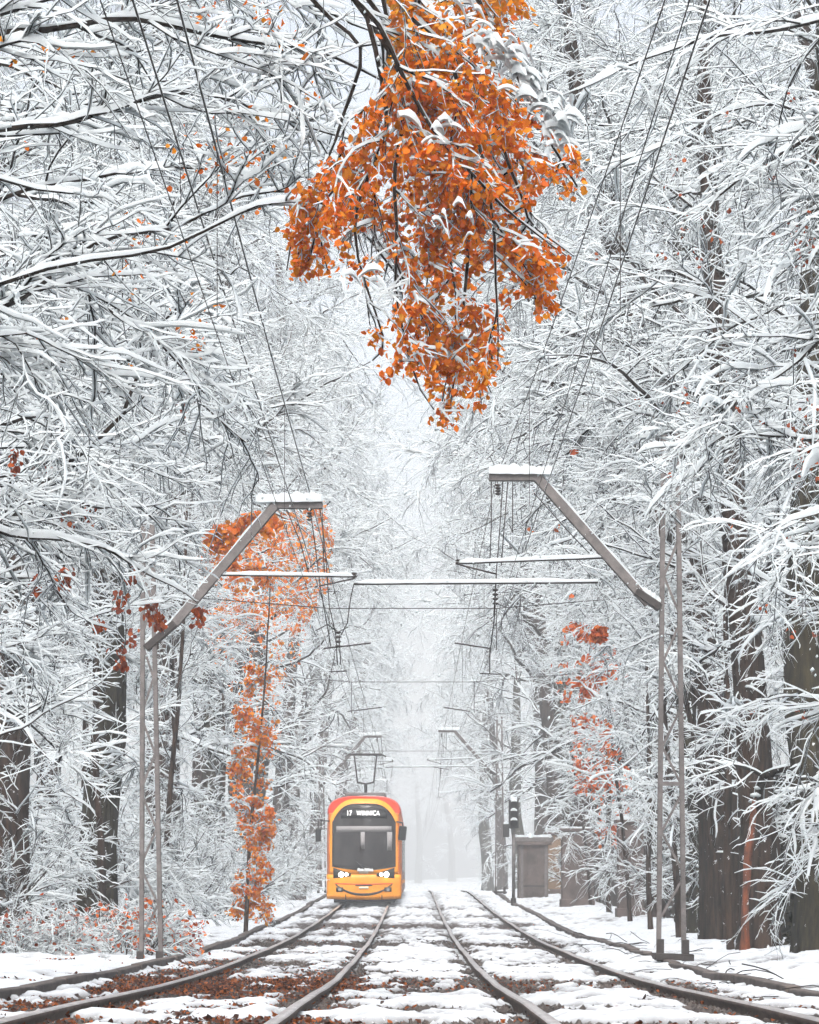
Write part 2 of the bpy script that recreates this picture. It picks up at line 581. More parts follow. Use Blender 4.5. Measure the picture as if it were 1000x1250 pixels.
def scatter_litter():
    r = np.random.default_rng(8)
    N = 120000
    u = r.random(N)
    y = 12.5 * (60 / 12.5) ** u
    x = r.uniform(-4.6, 3.2, N)
    left = np.clip((0.4 - x) / 2.0, 0.12, 1)
    band = np.exp(-0.5 * ((y - 24.3) / 2.2) ** 2) + 0.45 * np.exp(-0.5 * ((y - 15) / 2.0) ** 2) + 0.35 * (x < -2.2) * np.exp(-0.5 * ((y - 27) / 7) ** 2) + 0.03
    patch = np.clip((fbm(x * 0.9, y * 0.5, 77, 3) - 0.42) * 5, 0, 1)
    keep = (r.random(N) < left * band * (0.25 + patch)) & (bare(x, y) > r.uniform(0.0, 0.8, N))
    x, y = x[keep][:14000], y[keep][:14000]
    P = np.stack([x, y, ground_z(x, y) + 0.012], -1)
    o = obj('fallen_leaves', leaf_mesh('fallen_leaves', P, r.uniform(0.02, 0.05, len(x)), r, M['leaf_litter'], flat=True))
    tag(o, 'orange and brown fallen leaves lying on the ballast', 'leaves', kind='stuff')


M['leaf_litter'] = leaf_mat('litter_leaf', (0.03, 0.014, 0.009), (0.13, 0.035, 0.014), (0.5, 0.13, 0.02))
scatter_litter()

# ------------------------------------------------------------------ tree generator (vectorised)
def unit(v):
    return v / np.maximum(np.linalg.norm(v, axis=-1, keepdims=True), 1e-9)


ZUP = np.array([0, 0, 1.0])


def frames(T):
    S = np.cross(T, ZUP)
    nrm = np.linalg.norm(S, axis=-1, keepdims=True)
    S = np.where(nrm < 0.05, np.array([1.0, 0, 0]), S / np.maximum(nrm, 1e-6))
    U = np.cross(S, T)
    return S, U


def paths(start, d0, L, K, wob, grav, r):
    """start, d0 [N,3]; L [N] -> P [N,K+1,3]; grav: pull along z growing to the tip"""
    N = len(start)
    P = np.zeros((N, K + 1, 3))
    P[:, 0] = start
    d = d0.copy()
    step = (L / K)[:, None]
    for k in range(K):
        d = unit(d + r.normal(0, wob, (N, 3)) + np.array([0, 0, grav]) * ((k + 0.5) / K))
        P[:, k + 1] = P[:, k] + d * step
    return P


def children(P, Rr, n, t0, t1, ang, L0, L1, K, wob, grav, r, rr=0.5, rmin=0.002, flat=0.35, shrink=0.55):
    N, K1, _ = P.shape
    K0 = K1 - 1
    t = (t0 + (t1 - t0) * (np.arange(n)[None] + r.random((N, n))) / n)
    f = np.clip(t * K0, 0, K0 - 1e-4)
    i = f.astype(int)
    fr = (f - i)[..., None]
    ii = np.arange(N)[:, None]
    A, B = P[ii, i], P[ii, i + 1]
    pos = A * (1 - fr) + B * fr
    T = unit(B - A)
    S, U = frames(T)
    side = np.where(r.random((N, n, 1)) < 0.5, -1.0, 1.0)
    phi = r.normal(0, flat, (N, n, 1))
    perp = side * np.cos(phi) * S + np.sin(phi) * U
    a = r.normal(ang[0], ang[1], (N, n, 1))
    d = unit(np.cos(a) * T + np.sin(a) * perp)
    L = r.uniform(L0, L1, (N, n)) * (1 - shrink * t)
    rad = np.maximum((Rr[ii, i] * (1 - fr[..., 0]) + Rr[ii, i + 1] * fr[..., 0]) * rr, rmin)
    C = paths(pos.reshape(-1, 3), d.reshape(-1, 3), L.ravel(), K, wob, grav, r)
    RC = rad.reshape(-1, 1) * np.linspace(1, 0.4, K + 1)[None]
    return C, RC


def ring_mesh(P, Rr, angles, closed):
    N, K1, _ = P.shape
    T = unit(np.gradient(P, axis=1))
    S, U = frames(T)
    n = len(angles)
    ca, sa = np.cos(angles), np.sin(angles)
    V = P[:, :, None] + Rr[:, :, None, None] * (ca[None, None, :, None] * S[:, :, None] + sa[None, None, :, None] * U[:, :, None])
    return V.reshape(-1, 3), strip_faces(N, K1, n, closed)


def strip_faces(N, K1, n, closed):
    base = (np.arange(N)[:, None] * K1 + np.arange(K1 - 1)[None]).ravel() * n
    s = np.arange(n if closed else n - 1)
    s2 = (s + 1) % n
    q = np.stack([base[:, None] + s, base[:, None] + s2, base[:, None] + n + s2, base[:, None] + n + s], -1)
    return q.reshape(-1, 4)


def snow_mesh(P, Rr, width, height, r, nface=3, lumps=0.3):
    N, K1, _ = P.shape
    T = unit(np.gradient(P, axis=1))
    S, U = frames(T)
    h = np.sqrt(np.clip(1 - T[..., 2] ** 2, 0, 1)) ** 1.5
    lum = np.exp(r.normal(0, lumps, (N, K1)))
    lum = 0.5 * lum + 0.25 * np.roll(lum, 1, 1) + 0.25 * np.roll(lum, -1, 1)
    lum *= np.exp(r.normal(0, 0.25, (N, 1)))
    if nface == 5 and lumps > 0.25 and K1 > 8:          # snow on limbs lies in broken stretches
        g = r.random((N, K1)); g = 0.5 * g + 0.25 * np.roll(g, 1, 1) + 0.25 * np.roll(g, -1, 1)
        lum *= np.clip((g - 0.33) * 5, 0.2, 1.1)
    w = (Rr * 1.12 + width * h * (0.6 + 0.4 * lum))
    th = (Rr * 0.6 + np.asarray(height) * lum) * h
    end = np.ones(K1); end[-1] = 0.4
    w, th = w * end, th * end
    if nface == 3:
        prof_ = ((-1, -0.12), (-0.62, 0.8), (0.62, 0.8), (1, -0.12))
    elif nface == 2:
        prof_ = ((-1, -0.15), (0, 1.0), (1, -0.15))
    else:
        prof_ = ((-1, -0.2), (-0.8, 0.5), (-.25, 1.0), (.35, 0.97), (0.85, 0.45), (1, -0.2))
    up = 0.5 * U + 0.5 * ZUP
    lat = r.normal(0, 0.15, (N, K1))
    base = P + U * (Rr * 0.35)[..., None]
    V = np.stack([base + S * (w * (a + lat * (b > 0)))[..., None] + up * (th * b)[..., None] for a, b in prof_], 2)
    return V.reshape(-1, 3), strip_faces(N, K1, len(prof_), False)


ICO_V = np.array([[0, 0, 1], [.894, 0, .447], [.276, .851, .447], [-.724, .526, .447], [-.724, -.526, .447], [.276, -.851, .447],
                  [.724, .526, -.447], [-.276, .851, -.447], [-.894, 0, -.447], [-.276, -.851, -.447], [.724, -.526, -.447], [0, 0, -1]])
ICO_F = np.array([[0, 1, 2], [0, 2, 3], [0, 3, 4], [0, 4, 5], [0, 5, 1], [1, 6, 2], [2, 7, 3], [3, 8, 4], [4, 9, 5], [5, 10, 1],
                  [6, 7, 2], [7, 8, 3], [8, 9, 4], [9, 10, 5], [10, 6, 1], [11, 7, 6], [11, 8, 7], [11, 9, 8], [11, 10, 9], [11, 6, 10]])


def blobs(P, size, r, sq=(1, 1, 0.55)):
    n = len(P)
    V = ICO_V[None] * size[:, None, None] * np.array(sq) * r.uniform(0.7, 1.25, (n, 12, 1))
    V = V + P[:, None]
    return V.reshape(-1, 3), (ICO_F[None] + 12 * np.arange(n)[:, None, None]).reshape(-1, 3)


def merge(parts):
    Vs, Qs, b = [], [], 0
    for V, Q in parts:
        Vs.append(V); Qs.append(Q + b); b += len(V)
    return np.concatenate(Vs), np.concatenate(Qs)


V3 = np.array([math.pi, 1.5 * math.pi, 2 * math.pi])                # open V under a twig
O4 = np.array([0, .5, 1, 1.5]) * math.pi
O7 = np.arange(7) * 2 * math.pi / 7


def tree_meshes(key, levels, sw, sh, seed, bark, nblob=200, blob=(0.04, 0.11), fine=3, last=None):
    """levels: list of (P, R, weight) from trunk to twigs. returns dict of meshes and twig points"""
    r = np.random.default_rng(seed + 500)
    wood, thin, sn = [], [], []
    for i, (P, Rr) in enumerate(levels):
        if i == 0:
            Pn = P
            ang = np.arange(11) * 2 * math.pi / 11
            V, Q = ring_mesh(Pn, Rr, ang, True)
            V = V.reshape(len(P), P.shape[1], 11, 3)
            c = Pn[:, :, None]
            f = 1 + 0.10 * r.normal(0, 1, (len(P), 1, 11, 1)) + 0.05 * r.normal(0, 1, (len(P), P.shape[1], 11, 1))
            V = (c + (V - c) * f).reshape(-1, 3)
            wood.append((V, Q))
        elif i == 1:
            wood.append(ring_mesh(P, Rr, O7, True))
        elif i == 2:
            thin.append(ring_mesh(P, Rr, O4, True))
        else:
            thin.append(ring_mesh(P, Rr, V3, False))
        if i == 0:
            continue
        nf = 5 if i <= 1 else (last or fine) if i == len(levels) - 1 else fine
        k = min(i, len(sw) - 1)
        sn.append(snow_mesh(P, Rr, sw[k], sh[k], r, nf))
    out = {}
    Vw, Qw = merge(wood)
    out['trunk'] = np_mesh('trunk', Vw, Qw, mat=bark)
    Vt, Qt = merge(thin)
    out['crown'] = np_mesh('crown', Vt, Qt, mat=M['twig'])
    Vs, Qs = merge(sn)
    if nblob:
        src, rs = levels[-2]
        k = r.integers(0, len(src), nblob)
        Pp = src[k] + np.array([0, 0, 0.006])
        w_ = r.uniform(blob[0], blob[1], nblob)[:, None]
        Vp, Qp = snow_mesh(Pp, rs[k] + 0.3 * w_, 0.0, 0.5 * w_, r, 5, 0.35)
        Vs, Qs = merge([(Vs, Qs), (Vp, Qp)])
    out['snow'] = np_mesh('snow', Vs, Qs, mat=M['snow'])
    out['twigs'] = levels[-1][0]
    out['mid'] = levels[-2][0]
    return out


def prune(P, Rr, fn):
    if fn is None: return P, Rr
    k = fn(P)
    return P[k], Rr[k]


def make_tree(seed, H=11.0, r0=0.3, bias=0.9, nlimb=15, limbL=(3.0, 5.2), first=0.2, n2=9, n3=8, n4=5, droop=-0.16, sw=(0, .02, .013, .010, .008), sh=(0, .05, .035, .026, .02),
              bark=None, keep=None, lean=0.03, extra=None, L2=(1.2, 2.5), L3=(0.45, 1.1), L4=(0.15, 0.55), nblob=250, blob=(0.04, 0.11), fine=3, up=0.35, k4=2, last=2, k3=6):
    r = np.random.default_rng(seed)
    P0 = paths(np.array([[0, 0, -0.3]]), unit(np.array([[lean, 0.01, 1.0]])), np.array([H]), 16, 0.035, 0.02, r)
    R0 = (r0 * np.linspace(1, 0.16, 17) ** 0.9)[None]
    R0[:, 0] *= 1.22
    t = first + (1 - first) * (np.arange(nlimb) + r.random(nlimb)) / nlimb
    f = np.clip(t * 16, 0, 15.99); i = f.astype(int); fr = (f - i)[:, None]
    pos = P0[0, i] * (1 - fr) + P0[0, i + 1] * fr
    az = r.uniform(0, 2 * np.pi, nlimb)
    dirs = np.stack([np.cos(az) + bias, np.sin(az), np.full(nlimb, up) + r.normal(0, 0.25, nlimb) + 0.25 * t], -1)
    L = r.uniform(limbL[0], limbL[1], nlimb) * (1.15 - 0.5 * t)
    P1 = paths(pos, unit(dirs), L, 20, 0.15, droop * 0.4, r)
    R1 = (R0[0, i] * 0.25)[:, None] * np.linspace(1, 0.14, 21)[None]
    P1, R1 = prune(P1, R1, keep)
    if extra is not None:
        P1 = np.concatenate([P1, extra[0]]); R1 = np.concatenate([R1, extra[1]])
    P2, R2 = children(P1, R1, n2, 0.18, 1.0, (0.85, 0.25), *L2, 6, 0.16, droop, r, rr=0.55, rmin=0.008, flat=0.6)
    P2, R2 = prune(P2, R2, keep)
    P3, R3 = children(P2, R2, n3, 0.1, 1.0, (0.75, 0.25), *L3, k3, 0.15, droop * 1.1, r, rr=0.5, rmin=0.0046, flat=0.7)
    P3, R3 = prune(P3, R3, keep)
    P4, R4 = children(P3, R3, n4, 0.08, 1.0, (0.7, 0.28), *L4, k4, 0.22, droop * 0.8, r, rr=0.6, rmin=0.0027, flat=0.9)
    P4, R4 = prune(P4, R4, keep)
    return tree_meshes('tree', [(P0, R0), (P1, R1), (P2, R2), (P3, R3), (P4, R4)], sw, sh, seed, bark or M['bark'], nblob, blob, fine, last)


def make_shrub(seed, H=3.6, nstem=16, spread=0.55, sw=.003, sh=.012, n2=9, n3=7, bark=None, nblob=60):
    r = np.random.default_rng(seed)
    a = r.uniform(0, 2 * np.pi, nstem)
    rad = r.uniform(0, 0.6, nstem)
    st = np.stack([np.cos(a) * rad, np.sin(a) * rad, np.full(nstem, -0.1)], -1)
    d = unit(np.stack([np.cos(a) * spread * r.uniform(.4, 1.4, nstem), np.sin(a) * spread * r.uniform(.4, 1.4, nstem), np.ones(nstem)], -1))
    P0 = paths(st, d, r.uniform(0.55, 1.0, nstem) * H, 9, 0.10, -0.10, r)
    R0 = r.uniform(0.012, 0.028, (nstem, 1)) * np.linspace(1, 0.2, 10)[None]
    P1, R1 = children(P0, R0, n2, 0.12, 1.0, (0.75, 0.25), 0.8, 1.7, 6, 0.14, -0.14, r, rr=0.6, rmin=0.006, flat=1.2)
    P2, R2 = children(P1, R1, n3, 0.1, 1.0, (0.7, 0.25), 0.4, 0.9, 4, 0.14, -0.14, r, rr=0.6, rmin=0.006, flat=0.8)
    P3, R3 = children(P2, R2, 2, 0.2, 1.0, (0.7, 0.25), 0.15, 0.4, 3, 0.14, -0.1, r, rr=0.6, rmin=0.0034, flat=0.8)
    return tree_meshes('shrub', [(P0, R0), (P1, R1), (P2, R2), (P3, R3)], (0, sw * 1.5, sw * 1.2, sw), (0, sh * 1.5, sh * 1.2, sh), seed, bark or M['bark'], nblob, (0.03, 0.07), 3, 2)


def place(name, mset, x, y, rz, s, label, cat='tree', group=None, dz=0.0):
    z = float(ground_z(np.array([x]), np.array([y]))[0])
    t = empty(name, (x, y, z + dz), rz, s, label, cat, group)
    obj('trunk' if cat == 'tree' else 'stem', mset['trunk'], t)
    c = obj('crown' if cat == 'tree' else 'twigs', mset['crown'], t)
    c['kind'] = 'stuff'
    sn = obj('snow', mset['snow'], t)
    sn['kind'] = 'stuff'
    return t


def world_pts(t, P):
    mw = Matrix.LocRotScale(t.location, t.rotation_euler, t.scale)
    A = np.array(mw)
    return P @ A[:3, :3].T + A[:3, 3]


def local_pts(t, P):
    A = np.array(Matrix.LocRotScale(t.location, t.rotation_euler, t.scale).inverted())
    return P @ A[:3, :3].T + A[:3, 3]


# corridor clearance in a tree's own frame, its +x side facing the track
def corridor(reach, zclear):
    def fn(P):
        tip = P[:, -1]
        return ~((tip[:, 0] > reach) & (tip[:, 2] < zclear)) & (tip[:, 0] < reach + 4.6)
    return fn


AV = [make_tree(100 + i, L3=(0.5, 1.6), H=15.5 + i * 0.8, r0=0.34 + 0.03 * i, bias=0.6, nlimb=26, limbL=(3.4, 6.4), first=0.13 + 0.04 * i, keep=corridor(2.3, 6.3), n3=10, n4=4, L4=(0.12, 0.42),
                sw=(0, .008, .006, .0038, .0028), sh=(0, .03, .024, .017, .0125), blob=(0.025, 0.05), nblob=160, bark=M['bark_moss'] if i % 2 else M['bark']) for i in range(3)]
SH = [make_shrub(200 + i, H=3.6) for i in range(1)]

ORD = ['first', 'second', 'third', 'fourth', 'fifth', 'sixth', 'seventh', 'eighth', 'ninth', 'tenth', 'eleventh', 'twelfth', 'thirteenth', 'fourteenth']
TREES = {}
rr_ = random.Random(4)
right = [(5.5, 33.2), (5.0, 35.5), (5.2, 40.5), (5.6, 46), (6.0, 51), (6.3, 58.5), (6.5, 66), (6.8, 75), (6.0, 85), (6.4, 96), (6.5, 110), (6.8, 126)]
for i, (x, y) in enumerate(right):
    TREES['R%d' % i] = place('roadside_tree', AV[(i * 2 + 1) % 3], x, y, math.pi + rr_.uniform(-.5, .5), rr_.uniform(0.9, 1.08) * (1.0 if i < 5 else 1.42),
          'snow laden tree in the right hand row, %s trunk from the photographer' % ORD[i], group='trees along the right of the line')
left = [(-7.0, 34.5), (-6.4, 38), (-5.4, 42), (-7.5, 50), (-6.1, 60), (-6.0, 71), (-6.6, 77), (-6.0, 87), (-6.6, 100), (-6.2, 114), (-6.8, 130)]
for i, (x, y) in enumerate(left):
    TREES['L%d' % i] = place('roadside_tree', AV[(i * 2) % 3], x, y, rr_.uniform(-.5, .5), rr_.uniform(0.92, 1.08) * (1.0 if i < 4 else 1.12 if i < 6 else 1.4),
          'snow laden tree in the left hand row, %s trunk from the photographer' % ORD[i], group='trees along the left of the line')
TREES['L2'].children[0].material_slots[0].link = 'OBJECT'
TREES['L2'].children[0].material_slots[0].material = M['bark_rust']
back = [(-10, 42), (-11, 58), (10.5, 44), (11, 62)]
for i, (x, y) in enumerate(back):
    place('woodland_tree', AV[i % 3], x, y, rr_.uniform(0, 6.28), rr_.uniform(1.0, 1.25),
          'snow covered tree behind the %s hand roadside row, %s of the back row' % ('left' if x < 0 else 'right', ORD[sum(1 for q in back if (q[0] < 0) == (x < 0) and q[1] < y)]), group='second row trees on the ' + ('left' if x < 0 else 'right'))
far = [(-6, 150), (6.5, 148), (-5.5, 172), (6.2, 170), (-12, 165), (12, 163), (-5, 195), (6, 196), (-7, 240), (7.5, 240), (2, 780), (13, 800), (-9, 770), (-20, 820), (24, 820), (-31, 790), (35, 800)]
for i, (x, y) in enumerate(far):
    place('distant_tree', AV[i % 3], x, y, rr_.uniform(0, 6.28) if abs(x) < 5 else (math.pi if x > 0 else 0), rr_.uniform(1.15, 1.4) * (2.6 if y > 400 else 1.0),
          'pale snow covered tree fading into the haze far down the line', group='trees fading into the haze')
# slender young trees in front of the rows, their twigs veiling the big trunks
SL = [make_tree(340 + i, lean=0.0, H=9.5, r0=0.06, bias=0.15, nlimb=30, limbL=(1.3, 2.7), first=0.17, n2=6, n3=7, n4=3, L2=(0.6, 1.4), L3=(0.4, 1.1), L4=(0.1, 0.4), keep=corridor(1.5, 5.8),
                sw=(0, .007, .006, .0038, .0028), sh=(0, .028, .024, .017, .0125), blob=(0.025, 0.05), nblob=90, up=0.5) for i in range(2)]
slim = [(4.75, 36.6), (5.0, 40), (-4.9, 38.5), (-4.7, 45.5), (-5.3, 53), (-5.0, 63), (-6.2, 46), (4.75, 43.5), (4.9, 50.5), (5.1, 57.5), (5.2, 65), (5.3, 73)]
for i, (x, y) in enumerate(slim):
    place('slender_tree', SL[i % 2], x, y, (0 if x < 0 else math.pi) + rr_.uniform(-.6, .6), rr_.uniform(0.9, 1.15),
          'slim snowy tree in front of the %s hand row, %s slim one from the photographer' % ('left' if x < 0 else 'right', ORD[sum(1 for q in slim if (q[0] < 0) == (x < 0) and q[1] < y)]), group='slim trees in front of the rows')
# understorey
shr = [(-6.6, 37.0, 0), (-6.9, 41, 1), (-5.3, 46, 0), (-6.4, 44, 2), (-5.0, 52, 1), (-6.6, 54, 0), (-4.8, 59, 2), (-5.2, 70, 1), (-5, 82, 0), (-5, 94, 2),
       (7.6, 50, 1), (7.4, 57, 0), (8, 66, 2), (6.6, 90, 1)]
for i, (x, y, k) in enumerate(shr):
    s = 'left' if x < 0 else 'right'
    place('bare_shrub', SH[0], x, y, rr_.uniform(0, 6.28), rr_.uniform(0.85, 1.15),
          'bare snowy thicket shrub under the %s hand trees, %s of them from the photographer' % (s, ORD[sum(1 for q in shr if (q[0] < 0) == (x < 0) and q[1] < y)]), cat='shrub', group='thicket shrubs on the ' + s)


def snow_line(name, pts, width, height, parent, seed=0, n=24):
    r = np.random.default_rng(seed)
    pts = np.array(pts, float)
    seg = np.concatenate([[0], np.cumsum(np.linalg.norm(np.diff(pts, axis=0), axis=1))])
    t = np.linspace(0, seg[-1], n)
    P = np.stack([np.interp(t, seg, pts[:, k]) for k in range(3)], -1)[None]
    V, Q = snow_mesh(P, np.full((1, n), 0.001), width, height, r, 5, 0.22)
    V = V.reshape(1, n, 6, 3)
    caps = np.array([[0, 1, 2, 5], [2, 3, 4, 5]])
    Q = np.concatenate([Q, caps[:, ::-1], caps + (n - 1) * 6])
    return obj(name, np_mesh(name, V, Q, mat=M['snow']), parent)


# ------------------------------------------------------------------ near trees, their limbs laid out one by one
def limb_set(origin, specs):
    """specs: (pixel path, distance, base radius) -> limbs in the tree's own frame"""
    Ps, Rs = [], []
    for path, d, rad in specs:
        pts = np.array([at(x, y, d + 0.25 * k) for k, (x, y) in enumerate(path)])
        seg = np.concatenate([[0], np.cumsum(np.linalg.norm(np.diff(pts, axis=0), axis=1))])
        t = np.linspace(0, seg[-1], 21)
        P = np.stack([np.interp(t, seg, pts[:, k]) for k in range(3)], -1)
        P[1:-1] += rng.normal(0, 0.06, (19, 3))
        for _ in range(2):
            P[1:-1] = P[1:-1] * 0.5 + 0.25 * (P[:-2] + P[2:])
        Ps.append(P - np.array(origin))
        Rs.append(rad * 0.7 * np.linspace(1, 0.2, 21))
    return np.array(Ps), np.array(Rs)


def gz(x, y):
    return float(ground_z(np.array([float(x)]), np.array([float(y)]))[0])


def hero(name, x, y, specs, keep_world, label, cat='tree', H=10.0, group=None, mirror=False, bark=None, **kw):
    o = (x, y, gz(x, y))
    t0 = limb_set(o, specs)

    def keep(P):
        return keep_world(P + np.array(o))
    ms = make_tree(kw.pop('seed'), H=H, extra=t0, keep=keep, bias=(-1.0 if x > 0 else 1.0) * kw.pop('bias', 1.0), bark=bark, **kw)
    t = place(name, ms, x, y, 0, 1.0, label, cat, group)
    return t, ms


def keep_left(P):
    c = P[:, -1]
    xx, yy = to_px(np.maximum(c, [-99, 6, -99]))
    return (c[:, 1] > 11) & ~((xx > 470) & (yy > 60)) & ~((xx > 330 + 0.2 * np.maximum(400 - yy, 0)) & (yy > 250)) & ~((c[:, 0] > -2.4) & (c[:, 2] < 3.9)) & ~((xx > 150) & (yy > 745) & (c[:, 1] < 33.6))


def keep_right(P):
    c = P[:, -1]
    xx, yy = to_px(np.maximum(c, [-99, 6, -99]))
    return (c[:, 1] > 13) & ~((xx < 690) & (yy > 40)) & ~((c[:, 0] < 2.5) & (c[:, 2] < 4.5)) & ~((xx < 850) & (yy > 660))


HL1, hl1 = hero('overhanging_tree', -5.1, 18.5, [
    ([(-240, 430), (-20, 380), (85, 330), (148, 268), (215, 285), (262, 245), (350, 240), (430, 235)], 17.5, 0.05),
    ([(-260, 100), (0, 45), (150, 25), (300, 50), (420, 80), (470, 100)], 15.5, 0.05),
    ([(-260, 190), (60, 150), (200, 120), (330, 140), (430, 170)], 17, 0.05),
    ([(-260, 300), (60, 235), (200, 200), (330, 215)], 19.5, 0.05),
    ([(-260, 0), (0, -60), (200, -50), (380, 0), (460, 40)], 17, 0.05),
    ([(-200, 360), (50, 330), (170, 400), (250, 480)], 19, 0.045),
    ([(-200, 500), (60, 440), (180, 440), (300, 540)], 20, 0.04)],
    keep_left, 'near overhanging tree whose snowy boughs fill the upper left corner', seed=301, H=9.5, nlimb=9, first=0.3, limbL=(2.6, 4.4), n2=11, n3=10, n4=4, k4=3, last=3,
    sw=(0, .006, .006, .0045, .0026), sh=(0, .026, .026, .022, .015), L2=(0.9, 2.0), L3=(0.4, 1.3), L4=(0.1, 0.4), droop=-0.06, nblob=150, blob=(0.03, 0.05), fine=3)
HL2, hl2 = hero('overhanging_tree', -5.3, 23.5, [
    ([(-180, 640), (0, 590), (45, 560), (56, 500)], 22, 0.05),
    ([(-180, 620), (0, 650), (100, 660), (170, 690), (240, 735)], 22, 0.05),
    ([(-120, 560), (40, 588), (110, 618), (150, 622), (215, 608)], 23, 0.045),
    ([(-120, 740), (0, 708), (60, 722), (120, 760)], 24, 0.04),
    ([(-120, 470), (60, 450), (180, 500), (280, 560)], 25, 0.04),
    ([(-120, 380), (80, 400), (200, 400), (300, 470)], 26, 0.04),
    ([(-120, 800), (0, 790), (70, 765), (110, 770)], 26, 0.035),
    ([(-120, 960), (0, 905), (90, 850), (150, 800)], 27, 0.04)],
    keep_left, 'leaning tree at the left edge with bare twisted limbs below the upper boughs', seed=302, H=10, nlimb=10, first=0.25, limbL=(2.6, 4.4), n2=9, n3=10, n4=4, L3=(0.45, 1.4), L4=(0.1, 0.4),
    sw=(0, .006, .006, .0038, .0024), sh=(0, .028, .026, .018, .0125), L2=(0.9, 2.0), droop=-0.11, nblob=150, blob=(0.03, 0.07))
HR1, hr1 = hero('overhanging_tree', 5.4, 25.5, [
    ([(1180, 80), (1000, 165), (915, 222), (835, 265)], 25, 0.07),
    ([(1180, -30), (950, 40), (860, 50), (760, 80), (705, 110)], 24, 0.045),
    ([(1180, 250), (1000, 250), (955, 300)], 25, 0.05),
    ([(1180, 310), (980, 360), (880, 400), (800, 480)], 27, 0.05),
    ([(1160, 460), (1000, 500), (900, 540), (820, 610)], 28, 0.05),
    ([(1160, 650), (980, 660), (870, 615), (780, 550)], 28.5, 0.045),
    ([(1160, 780), (1000, 740), (900, 690), (830, 640)], 29, 0.04),
    ([(1180, 560), (960, 430), (860, 360), (750, 330)], 27, 0.04),
    ([(1180, 170), (940, 120), (830, 160), (740, 200)], 26, 0.04),
    ([(1160, 900), (1000, 850), (930, 850), (860, 880)], 29.5, 0.035)],
    keep_right, 'near tree at the right edge with thick snow pads on its boughs', seed=303, H=11, nlimb=9, first=0.3, limbL=(2.6, 4.4), n2=9, n3=10, n4=4, L3=(0.45, 1.5), L4=(0.1, 0.4),
    sw=(0, .012, .007, .004, .0026), sh=(0, .045, .03, .019, .0135), L2=(0.9, 2.2), droop=-0.18, nblob=130, blob=(0.04, 0.11))

# ------------------------------------------------------------------ the orange bough
ORANGE = np.array([(476, -40), (645, -40), (652, 60), (695, 160), (726, 208), (715, 252), (650, 232), (640, 280), (706, 312), (664, 402), (640, 352), (612, 420), (617, 470),
                   (560, 522), (518, 518), (528, 470), (440, 448), (450, 398), (388, 330), (342, 335), (350, 240), (404, 180), (470, 100)], float)


def inside(poly, x, y):
    c = np.zeros(x.shape, bool)
    n = len(poly)
    for i in range(n):
        x1, y1 = poly[i]; x2, y2 = poly[(i + 1) % n]
        k = ((y1 > y) != (y2 > y)) & (x < (x2 - x1) * (y - y1) / (y2 - y1 + 1e-9) + x1)
        c ^= k
    return c


def keep_orange(P):
    c = P[:, -1]
    xx, yy = to_px(np.maximum(c, [-99, 6, -99]))
    return (c[:, 1] > 12) & (inside(ORANGE, xx, yy) | (yy < -20))


OT, ot = hero('orange_leaved_tree', -4.6, 16.2, [
    ([(-250, 150), (0, -80), (250, -160), (480, -120), (560, -60), (610, 60), (655, 150), (705, 228)], 15.3, 0.05),
    ([(-200, 60), (200, -140), (470, -100), (530, 40), (560, 200), (575, 380), (550, 500)], 15.6, 0.05),
    ([(200, -160), (440, -80), (490, 60), (450, 190), (385, 290), (400, 330)], 15.9, 0.035),
    ([(-250, 420), (200, 300), (350, 240), (415, 240), (500, 345), (590, 450), (600, 480)], 16.5, 0.03),
    ([(300, -120), (480, 40), (520, 150), (600, 250), (692, 312)], 15.0, 0.03),
    ([(300, -120), (470, 20), (470, 160), (430, 260), (470, 420), (455, 440)], 15.4, 0.03),
    ([(350, -120), (500, -20), (590, 100), (640, 190), (660, 300), (655, 380)], 16.2, 0.03),
    ([(350, -120), (520, 60), (500, 220), (560, 330), (540, 490)], 16.0, 0.03),
    ([(400, -120), (560, 60), (620, 200), (650, 270), (700, 312)], 15.8, 0.03),
    ([(250, -120), (450, 60), (420, 180), (370, 250), (350, 330)], 16.2, 0.03),
    ([(400, -120), (540, 60), (600, 200), (610, 330), (608, 440)], 15.4, 0.03),
    ([(300, -120), (480, 60), (490, 220), (480, 370), (530, 500)], 15.7, 0.03)],
    keep_orange, 'tree whose bright orange leafy bough hangs into the top middle of the view', seed=310, H=9.0, nlimb=3, first=0.6, limbL=(1.5, 2.5), n2=11, n3=7, n4=3,
    sw=(0, .006, .007, .005, .003), sh=(0, .024, .026, .018, .012), L2=(0.5, 1.1), L3=(0.25, 0.6), L4=(0.1, 0.25), droop=-0.22, nblob=0)


